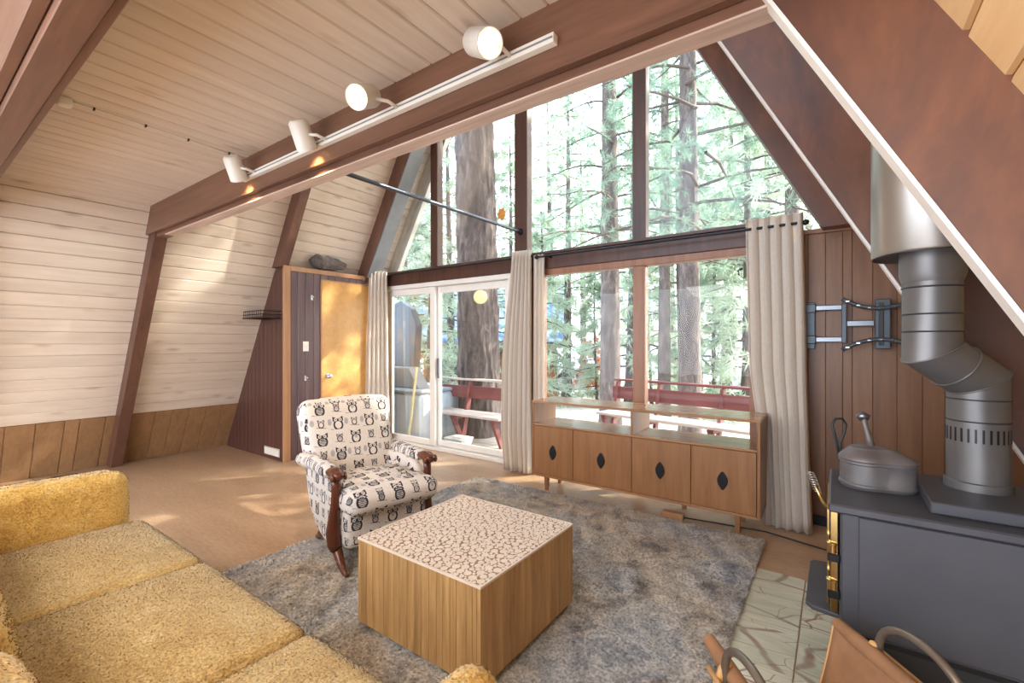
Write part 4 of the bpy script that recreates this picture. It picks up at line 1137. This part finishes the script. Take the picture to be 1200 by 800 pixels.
vp = tag(MB().box(-5.47, -5.13, 2.628, 2.639, 0.045, 0.135, 0.003).build('vent_grille', plain('cream vent paint', lin(206, 196, 182), 0.5)), 'cream vent grille low on the closet side', 'vent')
for k in range(4): MB().box(-5.45, -5.15, 2.625, 2.6285, 0.058 + k * 0.018, 0.066 + k * 0.018).build('slat', M['white_metal'], vp)
fr = thing('floor_register', (-6.3, 1.0, 0.001), 'slotted dark floor register beside the wainscot', 'vent')
for y_ in (0.70, 0.96):
    MB().box(-6.36, -6.27, y_, y_ + 0.22, 0.0005, 0.004, 0.001).build('grille', M['black'], fr)
for i, (y_, z_) in enumerate(((2.98, 1.88), (2.90, 0.93))):
    hk = tag(MB().box(CX + 0.0005, CX + 0.004, y_ - 0.012, y_ + 0.012, z_ - 0.03, z_ + 0.03, 0.001).build('coat_hook', M['chrome']), ['upper chrome hook on the plum closet boards', 'lower chrome hook on the plum closet boards'][i], 'hook')
    MB().tube([(CX + 0.004, y_, z_ + 0.01), (CX + 0.03, y_, z_ - 0.01), (CX + 0.04, y_, z_ + 0.012)], 0.005, 8).build('prong', M['chrome'], hk, smooth=True)
sw = tag(MB().box(CX + 0.0005, CX + 0.006, 2.865, 2.935, 1.245, 1.36, 0.002).build('light_switch', M['white_metal']), 'cream light switch plate on the plum closet boards', 'switch')
MB().box(CX + 0.006, CX + 0.014, 2.895, 2.905, 1.29, 1.315, 0.001).build('toggle', M['white_metal'], sw)

# hanging ornament in front of the upper glass
om = thing('hanging_ornament', (-3.05, 4.06, 2.79), 'small amber leaf ornament hanging before the upper gable glass', 'ornament')
lf_ = MB()
for k in range(7):
    a = PI * 2 * k / 7 + 0.3
    c_ = Vector((-3.05, 4.06, 2.79)) + Vector((math.cos(a) * 0.035, 0, math.sin(a) * 0.045))
    lf_.lathe([(0.001, -0.006), (0.024, -0.003), (0.024, 0.003), (0.001, 0.006)], tuple(c_), 10, 'y')
lf_.lathe([(0.001, -0.007), (0.03, -0.004), (0.03, 0.004), (0.001, 0.007)], (-3.05, 4.06, 2.79), 10, 'y')
lf_.build('leaf', plain('amber glass', lin(196, 138, 64), 0.3, 0, 0.3, 40), om, smooth='auto')
MB().tube([(-3.05, 4.06, 2.83), (-3.05, 4.06, 3.40)], 0.001, 4).build('string', M['black'], om)

# ================================================================== outdoors
M['bark'] = NT('ponderosa bark'); _s = M['bark']; _v = _s.coord((1, 1, 0.28)); _a = _s.noise(_v, 9, 6, 0.65, 0.8); _b = _s.noise(_v, 40, 4)
_s.bump(_a, 0.8, 0.05)
M['bark'] = _s.fin(_s.ramp(_s.math('ADD', _s.math('MULTIPLY', _a, 0.75), _s.math('MULTIPLY', _b, 0.25)), [(0.30, lin(46, 40, 39)), (0.5, lin(90, 79, 75)), (0.72, lin(140, 125, 117))]), 0.95)
M['twig'] = plain('dark twig', lin(84, 72, 66), 0.9)
def foliage_mat(name, c1, c2, tr):
    s = NT(name); vec = s.coord((1, 1, 1)); a = s.noise(vec, 0.9, 3); b = s.noise(vec, 18, 2)
    col = s.ramp(s.math('ADD', s.math('MULTIPLY', a, 0.6), s.math('MULTIPLY', b, 0.4)), [(0.35, c1), (0.65, c2)])
    s.fin(col, 0.6)
    t_ = s.n('BsdfTranslucent'); s.l(col, t_.inputs[0])
    mx = s.n('MixShader'); mx.inputs[0].default_value = tr
    s.l(s.b.outputs[0], mx.inputs[1]); s.l(t_.outputs[0], mx.inputs[2]); s.l(mx.outputs[0], s.out.inputs[0])
    return s.m
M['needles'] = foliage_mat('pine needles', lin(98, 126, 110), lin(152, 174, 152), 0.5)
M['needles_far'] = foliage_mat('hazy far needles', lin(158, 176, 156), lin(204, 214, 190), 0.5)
M['autumn'] = foliage_mat('orange leaves', lin(206, 120, 76), lin(226, 160, 110), 0.5)
M['deck'] = wood('weathered deck', lin(150, 140, 132), lin(196, 186, 176), 'x', 0.8, 0.7, None, 0.15, 0.05)
M['bench'] = wood('red stained bench', lin(96, 48, 46), lin(132, 72, 68), 'x', 0.8, 0.6, None, 0.1, 0.04)
M['bench_top'] = wood('weathered bench cap', lin(178, 160, 148), lin(214, 200, 188), 'x', 0.8, 0.6, None, 0.1, 0.04)
gm = NT('needle strewn ground'); _v = gm.coord((1, 1, 1), False); _a = gm.noise(_v, 0.6, 5); _b = gm.noise(_v, 7, 4)
M['ground'] = gm.fin(gm.ramp(gm.math('ADD', gm.math('MULTIPLY', _a, 0.6), gm.math('MULTIPLY', _b, 0.4)), [(0.35, lin(150, 132, 112)), (0.5, lin(196, 184, 168)), (0.65, lin(222, 216, 206))]), 0.95)

GZ = lambda d: -0.55 - max(0, d - 7) * 0.062
gv = []; gf = []; gn = 40
for i in range(gn + 1):
    for j in range(gn + 1):
        x_ = -60 + 110 * i / gn; y_ = 4.2 + 70 * (j / gn) ** 1.6
        gv.append((x_, y_, GZ(y_ + 0.15 * abs(x_)) + 0.12 * math.sin(x_ * 0.7) * math.cos(y_ * 0.5) - (0.3 if j == 0 else 0)))
for i in range(gn):
    for j in range(gn): gf.append((i * (gn + 1) + j, (i + 1) * (gn + 1) + j, (i + 1) * (gn + 1) + j + 1, i * (gn + 1) + j + 1))
m = MB(); m.add(gv, gf)
structure('ground', m, M['ground'], 'pale needle strewn forest ground sloping away beyond the deck', 'ground', smooth=True)

DZ = -0.10
deck = structure('deck', MB().box(-8.5, 1.6, 4.20, 6.75, DZ - 0.22, DZ - 0.045), M['deck'], 'weathered plank deck outside the gable glass', 'deck')
y_ = 4.19
while y_ < 6.74:
    MB().box(-8.5, 1.6, y_, y_ + 0.136, DZ - 0.04, DZ, 0.004).build('deck_plank', M['deck'], deck); y_ += 0.142

# ---- deck benches with slanted backs
def bench(x0, x1, y0, y1, label, xs_):
    b = thing('deck_bench', ((x0 + x1) / 2, (y0 + y1) / 2, DZ), label, 'bench', 'red benches round the deck')
    L_ = math.hypot(x1 - x0, y1 - y0); a_ = math.atan2(y1 - y0, x1 - x0)
    Mx = Matrix.Translation((x0, y0, DZ)) @ Matrix.Rotation(a_, 4, 'Z')
    def bx(name, mat, *q, ch=0.005):
        return MB().box(*q, ch).xf(Mx).build(name, mat, b)
    bx('cap_board', M['bench_top'] if 'tree' in label else M['bench'], 0, L_, 0.0, 0.13, 0.875, 0.905)
    bx('back_board', M['bench'], 0, L_, -0.03, 0.01, 0.62, 0.80)
    bx('seat_board', M['bench_top'], 0, L_, -0.44, -0.26, 0.42, 0.455)
    bx('seat_board', M['bench_top'], 0, L_, -0.25, -0.07, 0.42, 0.455)
    for x_ in xs_:
        MB().prism([(-0.02, 0.87), (0.06, 0.87), (-0.14, 0.0), (-0.22, 0.0)], 'x', x_ - 0.02, x_ + 0.02).xf(Mx).build('back_post', M['bench'], b)
        MB().prism([(-0.42, 0.41), (-0.34, 0.41), (-0.14, 0.0), (-0.22, 0.0)], 'x', x_ - 0.021, x_ + 0.021).xf(Mx).build('brace', M['bench'], b)
        bx('cross_rail', M['bench'], x_ + 0.022, x_ + 0.06, -0.42, -0.02, 0.36, 0.418)
    return b
bench(-5.3, -3.55, 5.17, 5.12, 'red deck bench in front of the thick tree seen through the glass door', [0.85, 1.6])
bench(-2.72, 1.4, 6.42, 5.62, 'long red deck bench seen through the window above the sideboard', [0.08, 0.75, 1.6, 2.5, 3.4])

# ---- pale tub, folded cover, broom and small things by the door
tub = thing('hot_tub', (-5.3, 4.95, DZ), 'pale grey panelled hot tub close outside the glass door', 'hot tub')
M['tub'] = plain('pale blue grey panel', lin(196, 208, 214), 0.6, 0, 0.06, 5)
MB().box(-6.15, -4.82, 4.50, 5.5, DZ + 0.002, 0.60, 0.03).build('cabinet', M['tub'], tub)
for k in range(5):
    MB().box(-6.13 + k * 0.262, -5.89 + k * 0.262, 4.488, 4.501, DZ + 0.05, 0.56, 0.006).build('panel', M['tub'], tub)
for k in range(4):
    MB().box(-4.821, -4.808, 4.53 + k * 0.24, 4.75 + k * 0.24, DZ + 0.05, 0.56, 0.006).build('panel', M['tub'], tub)
MB().box(-6.17, -4.80, 4.48, 5.52, 0.601, 0.66, 0.02).build('rim', plain('tub rim', lin(150, 160, 166), 0.5), tub)
cv = thing('tub_cover', (-5.4, 4.9, 0.66), 'dark grey folded hot tub cover raised behind the glass door', 'cover')
M['vinyl_dark'] = plain('dark vinyl', lin(74, 84, 92), 0.4, 0, 0.12, 4)
M['vinyl_grey'] = plain('grey vinyl', lin(136, 142, 144), 0.5, 0, 0.1, 4)
MB().prism([(-6.05, 0.90), (-5.36, 0.90), (-5.30, 1.62), (-5.44, 1.88), (-5.70, 2.02), (-6.05, 1.9)], 'y', 4.86, 4.98).build('raised_half', M['vinyl_dark'], cv, bevel=0.02)
MB().prism([(-6.1, 0.661), (-5.0, 0.661), (-5.22, 0.97), (-6.1, 0.97)], 'y', 4.62, 4.85).build('sloped_half', M['vinyl_grey'], cv, bevel=0.015)
bro = tag(MB().tube([(-4.93, 4.36, DZ + 0.10), (-4.80, 4.40, 1.0)], [0.020, 0.017], 10).build('broom_handle', plain('yellow wood', lin(206, 190, 140), 0.5)), 'pale yellow broom handle leaning beside the tub outside the door', 'broom')
MB().tube([(-4.945, 4.355, DZ + 0.005), (-4.93, 4.36, DZ + 0.10)], [0.035, 0.022], 10).build('brush_head', M['vinyl_grey'], bro)
tubs = thing('storage_tote', (-4.10, 5.0, DZ), 'low pale grey tote on the deck below the bench seat', 'tote')
tx, ty_ = -4.30, 4.72
MB().loft([[(tx - w_, ty_ - l_, z_), (tx + w_, ty_ - l_, z_), (tx + w_, ty_ + l_, z_), (tx - w_, ty_ + l_, z_)] for w_, l_, z_ in ((0.14, 0.10, DZ + 0.002), (0.16, 0.12, DZ + 0.10))]).build('body', M['tub'], tubs, bevel=0.01)
MB().box(tx - 0.17, tx + 0.17, ty_ - 0.13, ty_ + 0.13, DZ + 0.101, DZ + 0.125, 0.008).build('lid', M['vinyl'], tubs)
cool = thing('striped_tub', (-4.75, 5.65, DZ), 'white tub with a red and a blue stripe behind the bench leg', 'tub')
for z0_, z1_, mt in ((0.002, 0.05, M['vinyl']), (0.051, 0.09, plain('blue stripe', lin(70, 96, 176), 0.5)), (0.091, 0.12, M['vinyl']), (0.121, 0.15, plain('red stripe', lin(206, 70, 66), 0.5)), (0.151, 0.30, M['vinyl'])):
    MB().lathe([(0.01, z0_), (0.20, z0_), (0.20, z1_), (0.01, z1_)], (-5.15, 5.62, DZ), 24).build('band', mt, cool, smooth='auto')

# ---- trees
def trunk_mb(r0, r1, H, n=14, k=10, wob=0.1, seed=0, rough=0.0):
    rg = random.Random(seed); pts_ = []; rs = []
    ph = rg.uniform(0, 6)
    for i in range(k + 1):
        t = i / k
        pts_.append((wob * math.sin(ph + 2.2 * t) - wob * math.sin(ph), wob * math.cos(ph + 1.7 * t) - wob * math.cos(ph), H * t))
        rs.append(r0 + (r1 - r0) * t + (r0 * 0.25 * max(0, 1 - t * H / 0.7)))
    m = MB().tube(pts_, rs, n)
    if rough:
        P = np.array(m.v); ang = np.arctan2(P[:, 1], P[:, 0])
        d = np.abs(np.sin(ang * 9 + 1.3 * np.sin(P[:, 2] * 2.3) + 0.8 * np.sin(P[:, 2] * 7.1 + ang * 3))) * (0.6 + 0.4 * np.sin(P[:, 2] * 9 + np.floor(ang * 3) * 2))
        R = np.linalg.norm(P[:, :2], axis=1, keepdims=True)
        P[:, :2] = P[:, :2] * (1 + rough * (d[:, None] - 0.4) / np.maximum(R, 0.05))
        m.v = [tuple(p) for p in P]
    return m

def crown(H, z0, nb, length, tufts_per, blades, bl, bw, seed, droop=0.15, trunk_r=0.15):
    """branches (MB) and needle blades (numpy) of one pine"""
    rg = np.random.default_rng(seed); br = MB(); cl = []
    for i in range(nb):
        t = (i + rg.random()) / nb; z = z0 + (H - z0) * t
        a = i * 2.399 + rg.uniform(-0.4, 0.4); L = length * (1 - 0.75 * t) * rg.uniform(0.6, 1.1)
        d = np.array([math.cos(a), math.sin(a), 0]); pts_ = []
        for k in range(5):
            s = k / 4
            pts_.append(tuple(d * (trunk_r * 0.5 + L * s) + np.array([0.12 * L * math.sin(3 * s + i) * -d[1], 0.12 * L * math.sin(3 * s + i) * d[0], z + L * (0.10 * s - droop * s * s * 2 + 0.10 * math.sin(i) * s)])))
        br.tube(pts_, [0.028 * (L / 1.6) ** 0.5 * (1 - 0.8 * k / 4) + 0.004 for k in range(5)], 5, cap=False)
        for _ in range(tufts_per):
            s = rg.uniform(0.25, 1.0); k = min(3, int(s * 4)); f = s * 4 - k
            p = np.array(pts_[k]) * (1 - f) + np.array(pts_[k + 1]) * f
            side = np.array([-d[1], d[0], 0.25]) * rg.normal(0, 0.22 * L * (0.35 + s * 0.5)) + np.array([0, 0, rg.normal(0, 0.06 * L)])
            cl.append((p + side, d * 0.5 + side / max(0.1, np.linalg.norm(side)) * 0.6))
    C_ = np.array([c for c, _ in cl]); D_ = np.array([q for _, q in cl])
    n = len(C_); idx = np.repeat(np.arange(n), blades)
    R = rg.normal(size=(n * blades, 3)) + D_[idx] * 1.1; R /= np.linalg.norm(R, axis=1, keepdims=True)
    S = np.cross(R, rg.normal(size=R.shape)); S /= np.maximum(np.linalg.norm(S, axis=1, keepdims=True), 1e-6)
    Ls = bl * rg.uniform(0.6, 1.15, len(R))[:, None]
    P0 = C_[idx] + R * 0.02; P1 = P0 + R * Ls + np.array([0, 0, -0.12]) * Ls
    verts = np.stack([P0 - S * bw / 2, P0 + S * bw / 2, P1 + S * bw * 0.2], 1).reshape(-1, 3)
    return br, verts, np.arange(len(verts)).reshape(-1, 3)

# the thick pine standing through the deck
pA = fw_pt(563, 7.15)
tA = thing('pine_tree', (pA[0], pA[1], -0.9), 'massive pine with furrowed bark standing just outside the glass door', 'tree')
m = trunk_mb(0.335, 0.26, 11.0, 120, 150, 0.12, 3, 0.035); tb = m.build('trunk', M['bark'], tA, smooth=True, local=True)
br, fv_, ft_ = crown(16, 9.5, 34, 4.0, 20, 16, 0.34, 0.035, 5, trunk_r=0.3)
br.build('branches', M['bark'], tA, smooth=True, local=True)['kind'] = 'stuff'
link('foliage', big_mesh('foliage', fv_, ft_), M['needles'], tA)['kind'] = 'stuff'
# pale disc nailed to it
dv = Vector((0 - pA[0], 0 - pA[1], 0)).normalized()
ds = MB().lathe([(0.002, 0.0), (0.098, 0.0), (0.104, 0.004), (0.104, 0.016), (0.098, 0.02), (0.002, 0.02)], (0, 0, 0), 28, 'z')
ds.xf(Matrix.Translation(Vector((pA[0], pA[1], 2.03)) + dv * 0.352) @ dv.to_track_quat('Z', 'Y').to_matrix().to_4x4())
tag(ds.build('tree_disc', plain('pale yellow disc', lin(226, 218, 160), 0.6), smooth='auto'), 'pale yellow round disc fixed on the thick pine trunk', 'disc')

near = [(715, 11.2, 0.27, 0.20, 3.1, 46, 2.6, 21, 'tall straight pine seen behind the left pane above the sideboard', 0.5),
        (809, 8.9, 0.225, 0.18, 2.7, 50, 2.6, 22, 'rough barked pine close behind the red bench in the right pane', -0.4),
        (778, 14.5, 0.21, 0.15, 4.2, 36, 2.4, 23, 'sunlit tan pine trunk just left of the rough barked pine', 0.2),
        (928, 12.5, 0.24, 0.18, 5.0, 30, 2.6, 24, 'hazy pine trunk in the right corner of the gable glass', 0.1)]
for (px_, d_, r0, r1, zc_, nb_, L_, sd_, lab, wb) in near:
    p = fw_pt(px_, d_); gz_ = GZ(p[1] + 0.15 * abs(p[0])) - 0.25
    t = thing('pine_tree', (p[0], p[1], gz_), lab, 'tree')
    trunk_mb(r0, r1 * 0.55, 13.5, 28, 40, 0.10 * wb, sd_, 0.02).build('trunk', M['bark'], t, smooth=True, local=True)
    br, fv_, ft_ = crown(13.0, zc_ + 0.3 - gz_, nb_, L_, 24, 26, 0.17, 0.011, sd_, trunk_r=r1)
    br.build('branches', M['twig'], t, smooth=True, local=True)['kind'] = 'stuff'
    link('foliage', big_mesh('foliage', fv_, ft_), M['needles'], t)['kind'] = 'stuff'

# the forest behind: four growths, copied
kinds = []
for q_, (H_, z0_, nb_, L_, r0) in enumerate(((15, 3.2, 56, 3.0, 0.22), (12, 1.6, 50, 2.6, 0.15), (17, 5.0, 52, 3.2, 0.25), (6.5, 0.4, 40, 1.7, 0.07))):
    t = thing('forest_pine', (0, 60, -4), 'x', 'tree')
    trunk_mb(r0, 0.03, H_, 10, 8, 0.15, 60 + q_).build('trunk', M['bark'], t, smooth=True, local=True)
    br, fv_, ft_ = crown(H_, z0_, nb_, L_, 14, 14, 0.32, 0.036, 70 + q_)
    br.build('branches', M['bark'], t, smooth=True, local=True)['kind'] = 'stuff'
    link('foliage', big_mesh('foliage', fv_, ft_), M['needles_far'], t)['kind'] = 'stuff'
    kinds.append(t)
FL = 'tall hazy pine in the forest well beyond the deck'
SL = 'small bushy young pine in the forest well beyond the deck'
spots = [(455, 17, 1), (478, 24, 0), (500, 15, 3), (512, 30, 2), (530, 20, 0), (548, 33, 2), (596, 19, 1), (612, 27, 0), (634, 17, 3), (648, 23, 0), (664, 20, 2), (684, 29, 2),
         (700, 19, 3), (736, 18, 1), (748, 26, 0), (764, 21, 3), (790, 30, 2), (800, 17, 1), (838, 15, 3), (850, 18, 2), (858, 25, 0), (874, 14.5, 1), (884, 22, 2), (905, 17, 0),
         (925, 28, 1), (950, 16, 2), (980, 22, 0), (1020, 18, 1), (1080, 21, 2), (420, 18, 0), (390, 23, 2), (350, 19, 1), (1160, 17, 0), (615, 40, 2), (720, 40, 0), (820, 38, 2), (900, 36, 0), (560, 42, 0), (500, 44, 2)]
used = set(); rf = random.Random(17)
for px_, d_, q_ in spots:
    p = fw_pt(px_, d_); loc = (p[0], p[1], GZ(p[1] + 0.15 * abs(p[0])) - 0.2)
    lab, grp = (SL, 'small pines beyond the deck') if q_ == 3 else (FL, 'forest pines beyond the deck')
    if q_ in used: o = dup(kinds[q_])
    else: o = kinds[q_]; used.add(q_)
    o.location = loc; o.rotation_euler = (0, 0, rf.uniform(0, 6.28)); o['label'] = lab; o['group'] = grp
    k = rf.uniform(0.85, 1.15); o.scale = (k, k, k)
# unseen pines added right of the view to break up the low sun
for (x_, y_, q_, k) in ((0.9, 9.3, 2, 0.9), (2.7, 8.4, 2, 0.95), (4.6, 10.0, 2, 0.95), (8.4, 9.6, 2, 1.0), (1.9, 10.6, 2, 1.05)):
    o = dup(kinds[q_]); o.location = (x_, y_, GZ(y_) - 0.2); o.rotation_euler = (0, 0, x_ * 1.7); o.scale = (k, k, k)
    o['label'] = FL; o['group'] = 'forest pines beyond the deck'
# orange leafed bushes
first = None
for (px_, d_, k, lab) in ((497, 22, 1.5, 'orange leafed bush seen through the left door pane'), (694, 24, 1.25, 'reddish leafed bush left of the straight pine')):
    p = fw_pt(px_, d_); gz_ = GZ(p[1] + 0.15 * abs(p[0]))
    t = thing('autumn_bush', (p[0], p[1], gz_ - 0.1), lab, 'bush')
    br, fv_, ft_ = crown(2.6 * k, 0.5, 22, 0.9 * k, 12, 12, 0.22, 0.09, int(px_))
    br.build('branches', M['bark'], t, smooth=True, local=True)['kind'] = 'stuff'
    link('foliage', big_mesh('foliage', fv_, ft_), M['autumn'], t)['kind'] = 'stuff'

# ---- neighbour's cabin with a blue roof
hp = fw_pt(572, 21); hs = thing('cabin', (hp[0], hp[1], -1.6), "neighbour's cabin with a blue metal roof behind the thick pine", 'building')
M['blue_roof'] = NT('blue metal roof'); _s = M['blue_roof']; _a = _s.noise(_s.coord((0.5, 3, 3), False), 1.5, 3)
M['blue_roof'] = _s.fin(_s.ramp(_a, [(0.42, lin(104, 146, 200)), (0.58, lin(196, 214, 232))]), 0.4)
M['cabin'] = wood('cabin siding', lin(150, 96, 60), lin(190, 136, 92), 'x', 0.5, 0.7, None, 0.1, 0.03)
hx, hy = hp[0], hp[1]; hr = 0.62
RM = Matrix.Translation((hx, hy, 0)) @ Matrix.Rotation(hr, 4, 'Z')
MB().box(-3.0, 3.2, 0, 5, -2.2, 1.35).xf(RM).build('wall', M['cabin'], hs)
m = MB().prism([(-0.7, 1.25), (2.5, 4.3), (5.7, 1.25), (5.7, 1.40), (2.5, 4.45), (-0.7, 1.40)], 'x', -3.6, 3.8).xf(RM); m.build('roof', M['blue_roof'], hs)
MB().box(-3.65, 3.85, -0.75, -0.69, 1.12, 1.30).xf(RM).build('fascia', M['trim_wood'], hs)
for x_ in (-2.2, -0.4, 1.6):
    wd = MB().box(x_, x_ + 0.9, -0.05, 0.02, -0.4, 0.7, 0.01).xf(RM).build('window', M['vinyl'], hs)
    MB().box(x_ + 0.08, x_ + 0.82, -0.06, -0.051, -0.32, 0.62).xf(RM).build('pane', plain('dark pane', lin(90, 104, 118), 0.1), wd)

# ---- parked cars
def car(px_, d_, rz, body, label):
    p = fw_pt(px_, d_); t = thing('parked_car', (p[0], p[1], GZ(p[1] + 0.15 * abs(p[0])) - 0.05), label, 'car', rz=rz)
    side = [(-2.2, 0.35), (-2.25, 0.75), (-2.1, 0.98), (-1.5, 1.02), (-0.95, 1.52), (0.75, 1.55), (1.35, 1.05), (2.1, 0.92), (2.25, 0.7), (2.2, 0.35)]
    rings = [[(x_ * k, y_, 0.35 + (z_ - 0.35) * (1 if z_ < 1.05 else kk)) for x_, z_ in side] for y_, k, kk in ((-0.9, 0.97, 0.96), (-0.84, 1, 1), (0.84, 1, 1), (0.9, 0.97, 0.96))]
    MB().loft(rings).build('body', body, t, smooth='auto', local=True, bevel=0.03)
    for y_ in (-0.905, 0.905):
        for (a, b, c, e) in ((-1.4, -0.9, -0.2, -0.2), (-0.1, -0.1, 0.7, 1.2)):
            MB().prism([(a, 1.06), (b, 1.45), (c, 1.45), (e, 1.06)], 'y', y_ - 0.01, y_ + 0.01).build('side_window', M['black'], t, local=True)
    for x_ in (-1.4, 1.4):
        for y_ in (-0.82, 0.82):
            MB().lathe([(0.05, -0.1), (0.33, -0.1), (0.34, 0), (0.33, 0.1), (0.05, 0.1)], (x_, y_, 0.33), 18, 'y').build('wheel', M['black'], t, smooth='auto', local=True)
car(672, 27, 0.75, plain('white car paint', lin(226, 230, 234), 0.3), 'white parked car far behind the left pane above the sideboard')
car(892, 24, 0.45, plain('silver car paint', lin(180, 188, 196), 0.3), 'silver parked car far behind, beside the right curtain')
